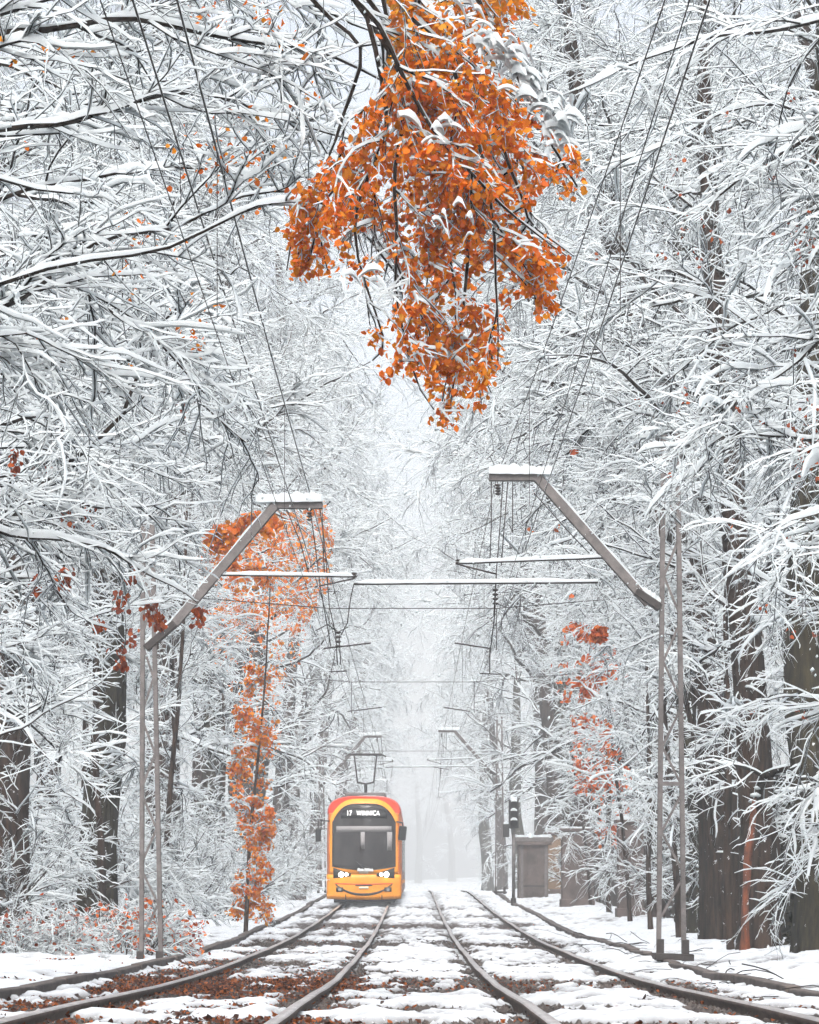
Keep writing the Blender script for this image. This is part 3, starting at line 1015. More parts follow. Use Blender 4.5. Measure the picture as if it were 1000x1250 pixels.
def bough_leaves():
    r = np.random.default_rng(77)
    P = np.concatenate([ot['twigs'].reshape(-1, 3), ot['mid'].reshape(-1, 3)])
    W = world_pts(OT, P)
    xx, yy = to_px(W)
    nz_ = fbm(xx / 55.0, yy / 55.0, 91, 3)
    hole = np.exp(-0.5 * (((xx - 455) / 55) ** 2 + ((yy - 335) / 40) ** 2)) * 0.45
    k = inside(ORANGE, xx, yy) & (nz_ - hole > 0.16)
    W = W[k]
    W = W[r.integers(0, len(W), 13000)] + r.normal(0, 0.022, (13000, 3)) - np.array([0, 0, 0.02])
    sz = r.uniform(0.034, 0.06, len(W))
    order = np.argsort(W[:, 1] + r.normal(0, 0.2, len(W)))
    W, sz = W[order], sz[order]
    xx, yy = to_px(W)
    yellow = r.random(len(W)) < np.clip(0.75 - yy / 170.0, 0.04, 0.75)
    V = leaf_verts(W, sz, r, 0.62)
    first = 300
    me_o = np_mesh('leaf', LEAF, LEAF_Q, smooth=False, mat=M['leaf_orange'])
    me_y = np_mesh('leaf', LEAF, LEAF_Q, smooth=False, mat=M['leaf_yellow'])
    ol = np.array(OT.location)
    for i in range(first):
        a = V[i]
        yv = a[3] - a[0]; yv = yv / np.linalg.norm(yv)
        xv = a[1] - a[5]; xv = xv - yv * xv.dot(yv); xv = xv / np.linalg.norm(xv)
        zv = np.cross(xv, yv)
        m = Matrix(((xv[0], yv[0], zv[0], 0), (xv[1], yv[1], zv[1], 0), (xv[2], yv[2], zv[2], 0), (0, 0, 0, 1)))
        l = obj('leaf', me_y if yellow[i] else me_o, OT)
        l.matrix_local = Matrix.Translation(Vector(W[i] - ol)) @ m @ Matrix.Scale(float(sz[i]), 4)
    for flag, m in ((False, M['leaf_orange']), (True, M['leaf_yellow'])):
        k = yellow[first:] == flag
        Vk = V[first:][k] - ol
        Q = (LEAF_Q[None] + 6 * np.arange(len(Vk))[:, None, None]).reshape(-1, 4)
        o = obj('foliage', np_mesh('foliage', Vk, Q, smooth=False, mat=m), OT)
        o['kind'] = 'stuff'
    # snow lying along the upper right edge of the bough
    for q, path in enumerate((((596, 40), (622, 75), (648, 112), (672, 150), (694, 182)), ((560, -10), (600, 52), (640, 78)), ((640, 100), (668, 128), (712, 190)), ((628, 60), (660, 105), (690, 150)),
                              ((470, 130), (510, 150), (545, 150)), ((540, 262), (566, 272)), ((425, 330), (460, 342)))):
        pa = np.array([at(x, y, 15.3) for x, y in path])
        m_ = 24 if q < 4 else 6
        u = r.uniform(0, len(pa) - 1.001, m_); i0 = u.astype(int); fr = (u - i0)[:, None]
        c = pa[i0] * (1 - fr) + pa[i0 + 1] * fr + r.normal(0, 0.045, (m_, 3))
        d = unit(np.stack([r.normal(0.7, 0.4, m_), r.normal(0, 0.5, m_), r.normal(-0.45, 0.25, m_)], -1)) * r.uniform(0.08, 0.2, (m_, 1))
        P = (c - ol)[:, None] + d[:, None] * np.linspace(-0.5, 0.5, 6)[None, :, None] - np.array([0, 0, 0.04]) * (np.linspace(-1, 1, 6) ** 2)[None, :, None]
        Vp, Qp = snow_mesh(P, np.full((m_, 6), 0.003), 0.014, 0.024, r, 5, 0.4)
        o = obj('snow_pad', np_mesh('snow_pad', Vp, Qp, mat=M['snow']), OT)
        o['kind'] = 'stuff'


bough_leaves()

# ------------------------------------------------------------------ leaves left on other trees
def region_leaves(t, ms, shapes, n, size, m, seed, hang=0.65, name='foliage', lone=0, lone_box=None):
    """leaves on those twigs of tree t that lie inside the ellipses (x, y, rx, ry) of the picture"""
    r = np.random.default_rng(seed)
    W = world_pts(t, np.concatenate([ms['twigs'].reshape(-1, 3), ms['mid'].reshape(-1, 3)]))
    xx, yy = to_px(np.maximum(W, [-99, 2, -99]))
    k = np.zeros(len(W), bool)
    if isinstance(shapes, np.ndarray):
        k = inside(shapes, xx + 14 * (fbm(yy / 14.0, yy * 0, seed, 2) - 0.5), yy)
    else:
        for x, y, rx, ry in shapes:
            k |= ((xx - x) / rx) ** 2 + ((yy - y) / ry) ** 2 < 1.3 * (0.4 + 1.2 * fbm(xx / 12.0, yy / 12.0, seed + 9, 2))
    k &= fbm(xx / 20.0, yy / 9.0, seed, 3) > 0.36
    A = W[k]
    out = []
    if len(A):
        out.append(A[r.integers(0, len(A), n)] + r.normal(0, 0.04, (n, 3)))
    if lone:
        x0, x1, y0, y1 = lone_box
        B = W[(xx > x0) & (xx < x1) & (yy > y0) & (yy < y1)]
        if len(B):
            c = B[r.integers(0, len(B), lone)]
            out.append((c[:, None] + r.normal(0, 0.03, (lone, 3, 3))).reshape(-1, 3))
    if not out:
        return
    P = np.concatenate(out)
    me = leaf_mesh(name, local_pts(t, P), r.uniform(size[0], size[1], len(P)) / t.scale[0], r, m, hang)
    o = obj(name, me, t)
    o['kind'] = 'stuff'


def msof(key):
    k = int(key[1:])
    return AV[(k * 2 + 1) % 3] if key[0] == 'R' else AV[(k * 2) % 3]


STRIP = np.array([(245, 655), (300, 630), (400, 615), (404, 700), (374, 760), (362, 810), (338, 850), (340, 905), (322, 940), (332, 1000), (336, 1060), (332, 1128), (278, 1128), (283, 1060), (288, 1000), (282, 940), (288, 880), (272, 820), (248, 760)], float)
strip = [(320, 690, 85, 55), (375, 700, 28, 90), (300, 770, 45, 55), (325, 790, 35, 40), (305, 850, 25, 45), (312, 915, 25, 16), (298, 985, 20, 35), (305, 1060, 28, 40), (300, 1110, 30, 18), (306, 880, 20, 70), (300, 950, 22, 60), (300, 1040, 24, 90)]
for key, n in (('L2', 1100), ('L3', 900), ('L4', 2300), ('L5', 2300), ('L6', 1500)):
    region_leaves(TREES[key], msof(key), STRIP, n, (0.075, 0.12), M['leaf_bright'], 40 + n)
YT = make_tree(330, keep=lambda P: P[:, -1, 0] < 0.66, lean=-0.01, H=8.4, r0=0.05, bias=0.0, nlimb=30, limbL=(0.6, 1.3), first=0.04, n2=6, n3=5, n4=3, L2=(0.35, 0.7), L3=(0.2, 0.45), L4=(0.1, 0.25), nblob=20, blob=(0.02, 0.05),
               sw=(0, .008, .007, .0052, .004), sh=(0, .032, .028, .021, .0165))
yt = place('young_tree', YT, -3.45, 50.5, 0.0, 0.95, 'slender young tree with a strip of yellow orange leaves left of the tram')
region_leaves(yt, YT, STRIP, 4600, (0.06, 0.10), M['leaf_bright'], 71)
clump = [(715, 800, 34, 38), (708, 835, 24, 22), (722, 900, 22, 30), (735, 945, 30, 30), (745, 1000, 24, 28)]
for key, n in (('R2', 300), ('R3', 500), ('R4', 700), ('R5', 700), ('R6', 500), ('R7', 500)):
    region_leaves(TREES[key], msof(key), clump, n, (0.075, 0.13), M['leaf_red'], 60 + n, lone=6, lone_box=(620, 1000, 540, 1000))
region_leaves(HR1, hr1, [(995, 540, 20, 40), (850, 290, 18, 30), (975, 285, 16, 30), (820, 220, 20, 30)], 160, (0.035, 0.06), M['leaf_brown'], 81, lone=40, lone_box=(640, 1000, 60, 900))
region_leaves(HL1, hl1, [(60, 60, 60, 18), (280, 200, 60, 60), (180, 300, 40, 30), (340, 330, 20, 30), (290, 30, 60, 30), (230, 390, 30, 30)], 320, (0.03, 0.055), M['leaf_orange'], 82, lone=20, lone_box=(0, 400, 0, 450))


def key_clusters():
    """hanging brown seed bunches on the twisted limbs at the left"""
    r = np.random.default_rng(9)
    W = world_pts(HL2, np.concatenate([hl2['twigs'].reshape(-1, 3), hl2['mid'].reshape(-1, 3)]))
    xx, yy = to_px(W)
    spots = [(228, 800), (205, 785), (240, 765), (188, 745), (150, 790), (160, 770), (82, 690), (105, 612), (85, 618), (44, 700), (145, 720), (122, 745), (20, 548), (60, 560), (220, 480), (75, 690), (165, 690), (183, 728)]
    P = []
    for x, y in spots:
        i = np.argmin((xx - x) ** 2 + (yy - y) ** 2 + 4 * np.maximum(0, W[:, 1] - 24) ** 2)
        n = r.integers(12, 26)
        P.append(W[i] + np.stack([r.normal(0, 0.035, n), r.normal(0, 0.035, n), -r.uniform(0.0, 0.2, n)], -1))
    P = np.concatenate(P)
    V = leaf_verts(local_pts(HL2, P), r.uniform(0.05, 0.075, len(P)), r, 0.95)
    c = V[:, :1]
    Q = (LEAF_Q[None] + 6 * np.arange(len(P))[:, None, None]).reshape(-1, 4)
    o = obj('seed_bunch', np_mesh('seed_bunch', V, Q, smooth=False, mat=M['leaf_brown']), HL2)
    o['kind'] = 'stuff'


key_clusters()

# low bushes with coloured leaves
LOW = [make_shrub(400 + i, H=0.85 + 0.2 * i, nstem=14, spread=0.8, n2=6, n3=5, sw=.004, sh=.010, nblob=20) for i in range(2)]


def low_bush(x, y, k, s, m, n, label, size=(0.05, 0.085)):
    r = np.random.default_rng(int(abs(x * 100) + y))
    t = place('low_bush', LOW[k], x, y, r.uniform(0, 6.28), s, label, 'bush', 'low bushes at the foot of the left hand trees')
    P = LOW[k]['twigs'].reshape(-1, 3)
    P = P[r.integers(0, len(P), n)]
    P = P[P[:, 2] > 0.05]
    o = obj('foliage', leaf_mesh('foliage', P, r.uniform(size[0], size[1], len(P)) / s, r, m, 0.5), t)
    o['kind'] = 'stuff'


low_bush(-4.05, 34.3, 0, 0.7, M['leaf_red'], 600, 'orange red bush just behind the foot of the left hand lattice mast')
low_bush(-4.75, 33.4, 1, 0.5, M['leaf_brown'], 150, 'russet bush between the lattice mast and the left edge')
low_bush(-5.3, 32.6, 0, 0.5, M['leaf_brown'], 120, 'brown leaved bush at the far left edge of the snow bank')
low_bush(-3.45, 35.0, 0, 0.45, M['leaf_crimson'], 500, 'small crimson bush to the right of the left mast foot')
low_bush(-4.45, 36.8, 1, 0.5, M['leaf_red'], 120, 'half bare reddish bush behind the left lattice mast')

# evergreen hedge behind the right hand trunks
M['hedge_leaf'] = leaf_mat('hedge_leaf', (0.012, 0.014, 0.008), (0.03, 0.028, 0.014), (0.055, 0.04, 0.02))


def hedge():
    r = np.random.default_rng(31)
    t = empty('evergreen_hedge', (6.6, 46, gz(6.6, 46)), label='dark evergreen hedge behind the right hand trunks', cat='hedge')
    n = 22000
    y = r.uniform(33, 72, n)
    x = 5.45 + 0.02 * (y - 33) + r.uniform(0, 1.0, n) * 0.9 + 0.3 * (vnoise(y * 1.3, y * 0, 3) - .5)
    z = r.uniform(0, 1, n) * (2.3 + 0.7 * vnoise(y * 0.9, y * 0 + 3, 8))
    P = np.stack([x - 6.6, y - 46, z + ground_z(x, y) - gz(6.6, 46)], -1)
    o = obj('foliage', leaf_mesh('foliage', P, r.uniform(0.09, 0.17, n), r, M['hedge_leaf'], 0.5), t)
    o['kind'] = 'stuff'
    k = r.integers(0, n, 500)
    Vb, Tb = blobs(P[k] + np.array([-0.1, -0.05, 0.03]), r.uniform(0.02, 0.06, 500), r)
    o = obj('snow', np_mesh('snow', Vb, tris=Tb, mat=M['snow']), t)
    o['kind'] = 'stuff'
    m = MB()
    for i in range(30):
        yy = 33.5 + i
        m.tube([(0.4, yy - 46, -0.2), (0.45, yy - 46 + .1, 1.0), (0.4, yy - 46, 1.9)], [0.05, 0.035, 0.01], 6)
    m.build('stem', M['bark'], t)['kind'] = 'stuff'


hedge()


def stump(x, y, h, r0, mt, label, seed):
    r = np.random.default_rng(seed)
    t = empty('broken_trunk', (x, y, gz(x, y)), label=label, cat='tree stump')
    P = paths(np.array([[0, 0, -0.2]]), unit(np.array([[-0.03, 0, 1.0]])), np.array([h]), 10, 0.03, 0, r)
    Rr = (r0 * np.linspace(1, 0.7, 11))[None]; Rr[:, 0] *= 1.4; Rr[:, -1] *= 0.5
    V, Q = ring_mesh(P, Rr, np.arange(9) * 2 * math.pi / 9, True)
    V = V + r.normal(0, 0.012, V.shape)
    obj('trunk', np_mesh('trunk', V, Q, mat=mt), t)
    Vb, Tb = blobs(P[0, -1:] + np.zeros((5, 3)) + r.normal(0, 0.05, (5, 3)), np.full(5, r0 * 0.9), r)
    obj('snow', np_mesh('snow', Vb, tris=Tb, mat=M['snow']), t)


M['bark_orange'] = mat('orange_bark', (0.05, 0.02, 0.012), 0.9, col2=(0.3, 0.075, 0.022), scale=9, bump=0.8, stretch=(1, 1, 0.3), dab=0.62)
stump(4.72, 35.0, 2.4, 0.06, M['bark_orange'], 'slim broken trunk with rust orange bark between the right hand trunks', 3)

# ------------------------------------------------------------------ lattice masts with cantilever arms
def mast(d, spec, label):
    base = at(*spec['base'], d)
    root = empty('catenary_mast', tuple(base), label=label, cat='mast', group='masts carrying the overhead line')

    def L(x, y, dd=0.0):
        return tuple(at(x, y, d) - base + np.array([0, dd, 0]))
    for (x0, y0, x1, y1) in spec['legs']:
        a, b = Vector(L(x0, y0)), Vector(L(x1, y1))
        m = MB()
        m.bar(a, b, 0.018, 0.1, up=(0, 1, 0))
        for s_ in (-1, 1):
            m.bar(a + Vector((0.02 * spec['side'], s_ * 0.046, 0)), b + Vector((0.02 * spec['side'], s_ * 0.046, 0)), 0.056, 0.012, up=(0, 1, 0))
        m.build('leg', M['steel'], root)
        k = (b - a).normalized()
        MB().bar(a - k * 0.05, a + k * 0.24, 0.09, 0.115, up=(0, 1, 0)).build('leg_boot', M['steel_dark'], root)
    (xa0, ya0, xa1, ya1), (xb0, yb0, xb1, yb1) = spec['legs']
    f = lambda l, y: l[0] + (l[2] - l[0]) * (y - l[1]) / (l[3] - l[1])
    y, side = spec['brace0'], 0
    while y > spec['legs'][0][3] + spec['step']:
        la, lb = spec['legs'][side], spec['legs'][1 - side]
        MB().bar(L(f(la, y), y, -0.03), L(f(lb, y - spec['step']), y - spec['step'], -0.03), 0.03, 0.012, up=(0, 1, 0)).build('brace', M['steel'], root)
        y -= spec['step']
        side = 1 - side
    for yb in spec['battens']:
        MB().bar(L(f(spec['legs'][0], yb), yb, -0.04), L(f(spec['legs'][1], yb), yb, -0.04), 0.05, 0.012, up=(0, 1, 0)).build('batten', M['steel'], root)
    x0, x1 = sorted((spec['legs'][0][0], spec['legs'][1][0]))
    m = MB(); m.bar(L(x0 - 8, spec['base'][1] - 5), L(x1 + 9, spec['base'][1] - 3), 0.3, 0.08)
    m.build('base_plate', M['steel_dark'], root)
    # arm
    A = spec['arm']
    arm = MB().bar(L(*A[0]), L(*A[1]), 0.10, 0.12).build('arm', M['steel'], root, bevel=0.008)
    MB().bar(L(*A[1]), L(*A[2]), 0.10, 0.09).build('arm_beam', M['steel'], root, bevel=0.006)
    MB().bar(L(*spec['clamp'][0]), L(*spec['clamp'][1]), 0.16, 0.10).build('arm_clamp', M['steel_dark'], root, bevel=0.01)
    o = 5.5
    snow_line('snow', [L(A[2][0], A[2][1] - o), L(spec['slab_end'], A[1][1] - o + 1)], 0.09, 0.095, root, 5)
    e = Vector(L(*A[1])) + Vector((0, 0, 0.075)); s0 = Vector(L(*A[0])) + Vector((0, 0, 0.075))
    snow_line('snow', [tuple(s0), tuple(e)], 0.045, 0.11, arm, 6)
    snow_line('snow', [tuple(Vector(L(*p)) + Vector((0, 0, 0.05))) for p in spec['clamp']], 0.07, 0.1, root, 7)
    # bracket tube with steady arm and hangers
    for (a, b, rad, nm) in spec['tubes']:
        t = MB().tube([L(*a, -0.02), L(*b, -0.02)], rad, 8).build(nm, M['steel_dark'], root, smooth=True)
        if nm == 'bracket_tube' or nm == 'span_tube':
            snow_line('snow', [tuple(Vector(L(*a, -0.02)) + Vector((0, 0, rad * .6))), tuple(Vector(L(*b, -0.02)) + Vector((0, 0, rad * .6)))], 0.018, 0.03, t, 8, 40)
    for pts in spec['hangers']:
        MB().tube([L(x, y, 0.02 * k) for k, (x, y) in enumerate(pts)], 0.0075, 5).build('hanger', M['wire'], root, smooth=True)
    for (x, y, h) in spec['insulators']:
        m = MB()
        for k in range(4):
            c = Vector(L(x, y + k * h / 4.0))
            m.tube([c + Vector((0, 0, 0.012)), c, c - Vector((0, 0, 0.02))], [0.02, 0.045, 0.02], 8)
        m.build('insulator', M['steel_dark'], root, smooth=True)
    return root


mastL = mast(33.3, dict(base=(182, 1186), side=1, legs=[(171, 1183, 173, 640), (195, 1183, 184, 640)], brace0=1150, step=46, battens=(700,), arm=((213, 762), (336, 617), (394, 617)),
    clamp=((178, 792), (214, 761)), slab_end=312,
    tubes=[((270, 702), (436, 704), 0.016, 'bracket_tube'), ((384, 717), (434, 706), 0.011, 'steady_arm')],
    hangers=[[(378, 618), (384, 660), (391, 717), (404, 790)], [(390, 618), (396, 660), (402, 740), (410, 775)], [(393, 618), (396, 700)], [(350, 622), (366, 660), (378, 704)],
             [(404, 760), (412, 772), (425, 765)], [(385, 770), (400, 762), (408, 768)], [(410, 775), (412, 812)], [(414, 775), (416, 812)], [(402, 820), (424, 819)]],
    insulators=[(378, 622, 16), (413, 772, 22), (432, 700, 5)]), 'lattice mast with snowy arm at the left of the tracks, nearest of its side')
mastR = mast(31.9, dict(base=(822, 1172), side=-1, legs=[(806, 1169, 812, 530), (837, 1170, 829, 530)], brace0=1120, step=52, battens=(957, 560), arm=((792, 737), (656, 583), (597, 583)),
    clamp=((806, 742), (776, 722)), slab_end=676,
    tubes=[((737, 681), (556, 688), 0.016, 'bracket_tube'), ((562, 690), (606, 701), 0.011, 'steady_arm'), ((730, 711), (432, 713), 0.017, 'span_tube')],
    hangers=[[(600, 588), (600, 640), (598, 690)], [(614, 588), (610, 650), (606, 700), (603, 752)], [(620, 588), (612, 690)], [(626, 588), (626, 650), (622, 640)],
             [(606, 700), (604, 752), (598, 800)], [(432, 713), (428, 730), (424, 760), (416, 775)], [(586, 822), (612, 823)], [(598, 790), (598, 822)], [(652, 602), (700, 655), (720, 675)]],
    insulators=[(608, 592, 14), (605, 720, 22), (560, 684, 5)]), 'lattice mast with snowy arm at the right of the tracks, nearest of its side')
for k, dy in enumerate((63,)):
    for src, nm in ((mastL, 'left'), (mastR, 'right')):
        c = copy_tree(src)
        y = src.location.y + dy
        c.location = (src.location.x, y, src.location.z + float(zline(y) - zline(src.location.y)))
        c['label'] = 'hazy lattice mast at the %s of the tracks, %s of its side from the photographer' % (nm, ORD[k + 1])

# ------------------------------------------------------------------ overhead wires
def wire(x, zr, label, nodes, rad=0.009, sag=0.10, dropper_to=None, snow=True, dx=0.0, lead=0.0):
    """nodes: distances of the supports; zr: height above the camera"""
    w = empty('overhead_wire', (x, nodes[0], HC + zr), label=label, cat='wire', group='wires over the tracks')
    P = []
    for a, b in zip(nodes[:-1], nodes[1:]):
        for t in np.linspace(0, 1, 13)[:-1]:
            y = a + (b - a) * t
            P.append((lead * max(0.0, (33 - y) / 18.4) + dx * math.sin(y * 0.09), y - nodes[0], -sag * 4 * t * (1 - t) + float(zline(y)) * 0.4))
    P.append((0, nodes[-1] - nodes[0], float(zline(nodes[-1])) * 0.4))
    MB().tube(P, rad, 5).build('conductor', M['wire'], w, smooth=True)
    if snow:
        snow_line('snow', [(p[0], p[1], p[2] + rad * 0.5) for p in P], rad * 1.0, rad * 1.6, w, int(abs(x) * 10), 90)
    if dropper_to is not None:
        for k in range(1, len(P) - 1, 3):
            MB().tube([P[k], (P[k][0], P[k][1], dropper_to - zr)], 0.004, 4).build('dropper', M['wire'], w)
    return w


ND = [-4, 33, 96, 150, 204, 260]
wire(-1.40, 5.2, 'upper of the two wires running up from the left mast arm', ND, 0.007, 0.12, dropper_to=4.0)
wire(-1.62, 5.0, 'wire running up to the upper left corner, outer one of the left pair', ND, 0.0065, 0.06)
wire(1.12, 5.35, 'upper dark wire running up from the right mast arm', ND, 0.005, 0.12, dropper_to=4.05, snow=False, dx=0.03, lead=0.4)
wire(1.70, 4.95, 'thin wire right of the one on the right mast arm', ND, 0.006, 0.06)
wire(-1.45, 3.95, 'thin contact wire above the tram', ND, 0.0035, 0.03, snow=False)
wire(1.3, 4.0, 'thin contact wire above the empty track', ND, 0.0035, 0.03, snow=False)
for i, (y, zr) in enumerate(((44, 4.8), (60, 4.75), (96, 4.9))):
    w = empty('span_wire', (0, y, HC + zr), label='thin cross wire spanning both tracks in the haze, %s from the photographer' % ORD[i], cat='wire', group='cross wires')
    MB().tube([(-4, 0, 0.2), (-1.5, 0, 0), (1.5, 0, 0), (4.6, 0, 0.25)], 0.008, 5).build('cable', M['wire'], w)
    for x in (-1.5, 1.5):
        MB().tube([(x, 0, 0), (x, 0, -0.75)], 0.008, 5).build('dropper', M['wire'], w)
        MB().tube([(x - 0.1, 0, -0.72), (x + 0.75 * (-1 if x > 0 else 1), 0, -0.62)], 0.014, 6).build('steady_arm', M['steel_dark'], w)

# ------------------------------------------------------------------ the tram
M['tram_yellow'] = mat('tram_yellow', (0.94, 0.31, 0.002), 0.4, var=0.16, scale=2.2)
M['tram_orange'] = mat('tram_orange', (0.84, 0.18, 0.003), 0.4, var=0.22, scale=2.2)
M['tram_red'] = mat('tram_red', (0.75, 0.045, 0.012), 0.42, var=0.1, scale=3)
M['glass'] = mat('tram_glass', (0.022, 0.019, 0.019), 0.1, spec=0.4, var=0.4, scale=2.5)
M['black'] = mat('black_trim', (0.012, 0.012, 0.013), 0.5)
M['rubber'] = mat('dark_rubber', (0.02, 0.02, 0.02), 0.8)
M['lamp'] = mat('lit_headlamp', (1, 1, 1), 0.2, emit=(1.0, 0.9, 0.68), estr=22)
M['led'] = mat('display_led', (0.8, 0.8, 0.8), 0.4, emit=(1, 0.99, 0.95), estr=1.6)
M['plate'] = mat('pale_plate', (0.8, 0.62, 0.42), 0.5)
M['interior'] = mat('grey_interior', (0.22, 0.21, 0.21), 0.7)


def front_y(x, z):
    return -0.30 * (1 - (x / 1.2) ** 2) + (0.10 * max(0.0, z - 1.05) ** 1.6 if z > 1.05 else 0.05 * (1.05 - z) ** 2)


def patch(x0, x1, zb, zt, off, thick, nx=18, nz=10):
    m = MB()
    vs, fs = [], []
    for lay in (0, 1):
        for j in range(nz + 1):
            for i in range(nx + 1):
                x = x0 + (x1 - x0) * i / nx
                a, b = zb(x), zt(x)
                z = a + (b - a) * j / nz
                vs.append((x, front_y(x, z) - off + lay * thick, z))
    W = nx + 1
    n1 = W * (nz + 1)
    for j in range(nz):
        for i in range(nx):
            a = j * W + i
            fs.append((a, a + 1, a + 1 + W, a + W))
            fs.append((n1 + a, n1 + a + W, n1 + a + 1 + W, n1 + a + 1))
    for i in range(nx):
        fs.append((i, n1 + i, n1 + i + 1, i + 1))
        b = nz * W + i
        fs.append((b, b + 1, n1 + b + 1, n1 + b))
    for j in range(nz):
        a, b = j * W, j * W + nx
        fs.append((a, a + W, n1 + a + W, n1 + a))
        fs.append((b, n1 + b, n1 + b + W, b + W))
    return m.add(vs, fs)


def text_mesh(body, size, x, z, y, mt, parent, name='lettering'):
    c = bpy.data.curves.new('lettering', 'FONT')
    c.body = body
    c.size = size
    c.align_x = 'CENTER'; c.align_y = 'CENTER'
    c.extrude = 0.004
    c.space_character = 1.12
    o = bpy.data.objects.new('tmp', c)
    COL.objects.link(o)
    bpy.context.view_layer.update()
    me = bpy.data.meshes.new_from_object(o.evaluated_get(bpy.context.evaluated_depsgraph_get()))
    bpy.data.objects.remove(o)
    me.materials.clear(); me.materials.append(mt)
    t = obj(name, me, parent)
    t.location = (x, y, z)
    t.rotation_euler = (math.radians(90 - 8), 0, 0)
    t.scale = (0.72, 1, 1)
    return t


def build_tram():
    yt = 76.5
    t = empty('tram', (-TRX, yt, float(zline(yt)) + 0.075), label='orange and yellow tram with red roof and lit headlights coming along the left track', cat='tram')
    # bodies of the three cars
    def ring(sc, y, top):
        pts = [(1.12, 0.22), (1.185, 0.45), (1.185, 2.55), (1.16, 2.85)]
        return [(x * sc, y, z) for x, z in pts]
    for k in range(3):
        y0 = 0.18 + k * 9.6
        y1 = y0 + 9.0
        ys = [(y0, 0.93), (y0 + 0.35, 0.985), (y0 + 0.9, 1.0), (y1 - 0.3, 1.0), (y1, 0.97)] if k == 0 else [(y0, 0.97), (y0 + .3, 1.0), (y1 - 0.3, 1.0), (y1, 0.97)]
        half = [(1.10, 0.20), (1.185, 0.42), (1.185, 0.95), (1.175, 2.55), (1.15, 2.88)]
        sec = half + [(-x, z) for x, z in half[::-1]]
        m = MB(); n = len(sec)
        vs = [(x * s_, y, z) for y, s_ in ys for x, z in sec]
        fs = [(i * n + j, i * n + (j + 1) % n, (i + 1) * n + (j + 1) % n, (i + 1) * n + j) for i in range(len(ys) - 1) for j in range(n)]
        fs += [tuple(range(n - 1, -1, -1)), tuple((len(ys) - 1) * n + j for j in range(n))]
        m.add(vs, fs)
        body = m.build('car_body', M['tram_orange'], t, bevel=0.03)
        # roof
        arc = [(1.165 * math.cos(a) ** 0.6 if math.cos(a) > 1e-3 else 0.0, 2.86 + 0.56 * math.sin(a) ** 0.8) for a in np.linspace(0, math.pi / 2, 9)]
        sec = arc + [(-x, z) for x, z in arc[::-1][1:]]
        n = len(sec)
        ys2 = [(y0 + 0.02, 0.95, 0.93), (y0 + 0.30, 0.995, 1.0)] + [(y, 1.0, 1.0) for y in (y0 + 1, y1 - .1)] if k == 0 else [(y0 + 0.05, 1.0, 1.0), (y1 - 0.05, 1.0, 1.0)]
        vs = [(x * s_, y, 2.86 + (z - 2.86) * f_) for y, s_, f_ in ys2 for x, z in sec]
        fs = [(i * n + j, i * n + (j + 1) % n, (i + 1) * n + (j + 1) % n, (i + 1) * n + j) for i in range(len(ys2) - 1) for j in range(n)]
        fs += [tuple(range(n - 1, -1, -1)), tuple((len(ys2) - 1) * n + j for j in range(n))]
        roof = MB().add(vs, fs).build('roof', M['tram_red'], t, smooth=False)
        snow_line('snow', [(0.1, y0 + 1.0, 3.41), (0.0, y1 - 0.4, 3.41)], 0.5, 0.035, roof, k)
        for b_, (ya, yb) in enumerate(((y0 + 1.6, y0 + 4.2), (y0 + 5.0, y0 + 7.6))):
            MB().box((0, (ya + yb) / 2, 3.46), (1.3, yb - ya, 0.22)).build('roof_unit', M['steel'], roof, bevel=0.04)
        for sx in (-1, 1):
            for w_ in range(4):
                ya = y0 + 1.0 + w_ * 2.0
                dr = w_ in (1, 3)
                MB().box((sx * 1.178, ya + 0.85, 1.72 if not dr else 1.45), (0.03, 1.6 if not dr else 1.3, 1.3 if not dr else 2.1)).build('door' if dr else 'side_window', M['glass'], body, bevel=0.01)
            MB().box((sx * 1.186, (y0 + y1) / 2 + 0.3, 0.72), (0.02, 7.6, 0.12)).build('side_stripe', M['tram_yellow'], body)
        MB().box((0, (y0 + y1) / 2, 0.19), (1.9, 8.4, 0.22)).build('underframe', M['rubber'], t)
        for yw in (y0 + 1.7, y0 + 3.4):
            for sx in (-1, 1):
                MB().tube([(sx * 0.69, yw, 0.29), (sx * 0.80, yw, 0.29)], 0.29, 18).build('wheel', M['rail_side'], t)
        if k < 2:
            m = MB()
            for q in range(6):
                m.box((0, y1 + 0.06 + q * 0.1, 1.75), (2.1 - 0.1 * (q % 2), 0.08, 2.9))
            m.build('bellows', M['rubber'], t)
    # front
    cl = lambda v: max(0.0, v)
    shell_top = lambda x: 3.32 - 0.60 * abs(x / 1.06) ** 3.6
    shell = patch(-1.06, 1.06, lambda x: 0.95, shell_top, 0.0, 0.34, 24, 14).build('front_shell', M['tram_yellow'], t, smooth=True)
    low = patch(-1.16, 1.16, lambda x: 0.17 + 0.03 * (x / 1.16) ** 2, lambda x: 0.955, 0.025, 0.40, 24, 6).build('front_apron', M['tram_yellow'], t, smooth=True)
    ws_t = lambda x: 3.17 - 0.58 * abs(x / 0.99) ** 3.8
    ws_b = lambda x: 1.08 + 0.12 * abs(x / 0.99) ** 1.6
    ws = patch(-0.99, 0.99, ws_b, ws_t, 0.018, 0.02, 22, 14).build('windscreen', M['glass'], t, smooth=True)
    # what shows behind the glass: header panel, partition, dashboard
    patch(-0.72, 0.72, lambda x: 2.70, lambda x: 3.0 - 0.25 * abs(x / .9) ** 3, 0.026, 0.006, 14, 2).build('display_panel', M['black'], ws, smooth=True)
    y_d = front_y(-0.2, 2.85) - 0.045
    text_mesh('17', 0.22, -0.46, 2.86, front_y(-0.46, 2.86) - 0.05, M['led'], ws)
    text_mesh('WINNICA', 0.205, 0.13, 2.86, front_y(0.1, 2.86) - 0.05, M['led'], ws)
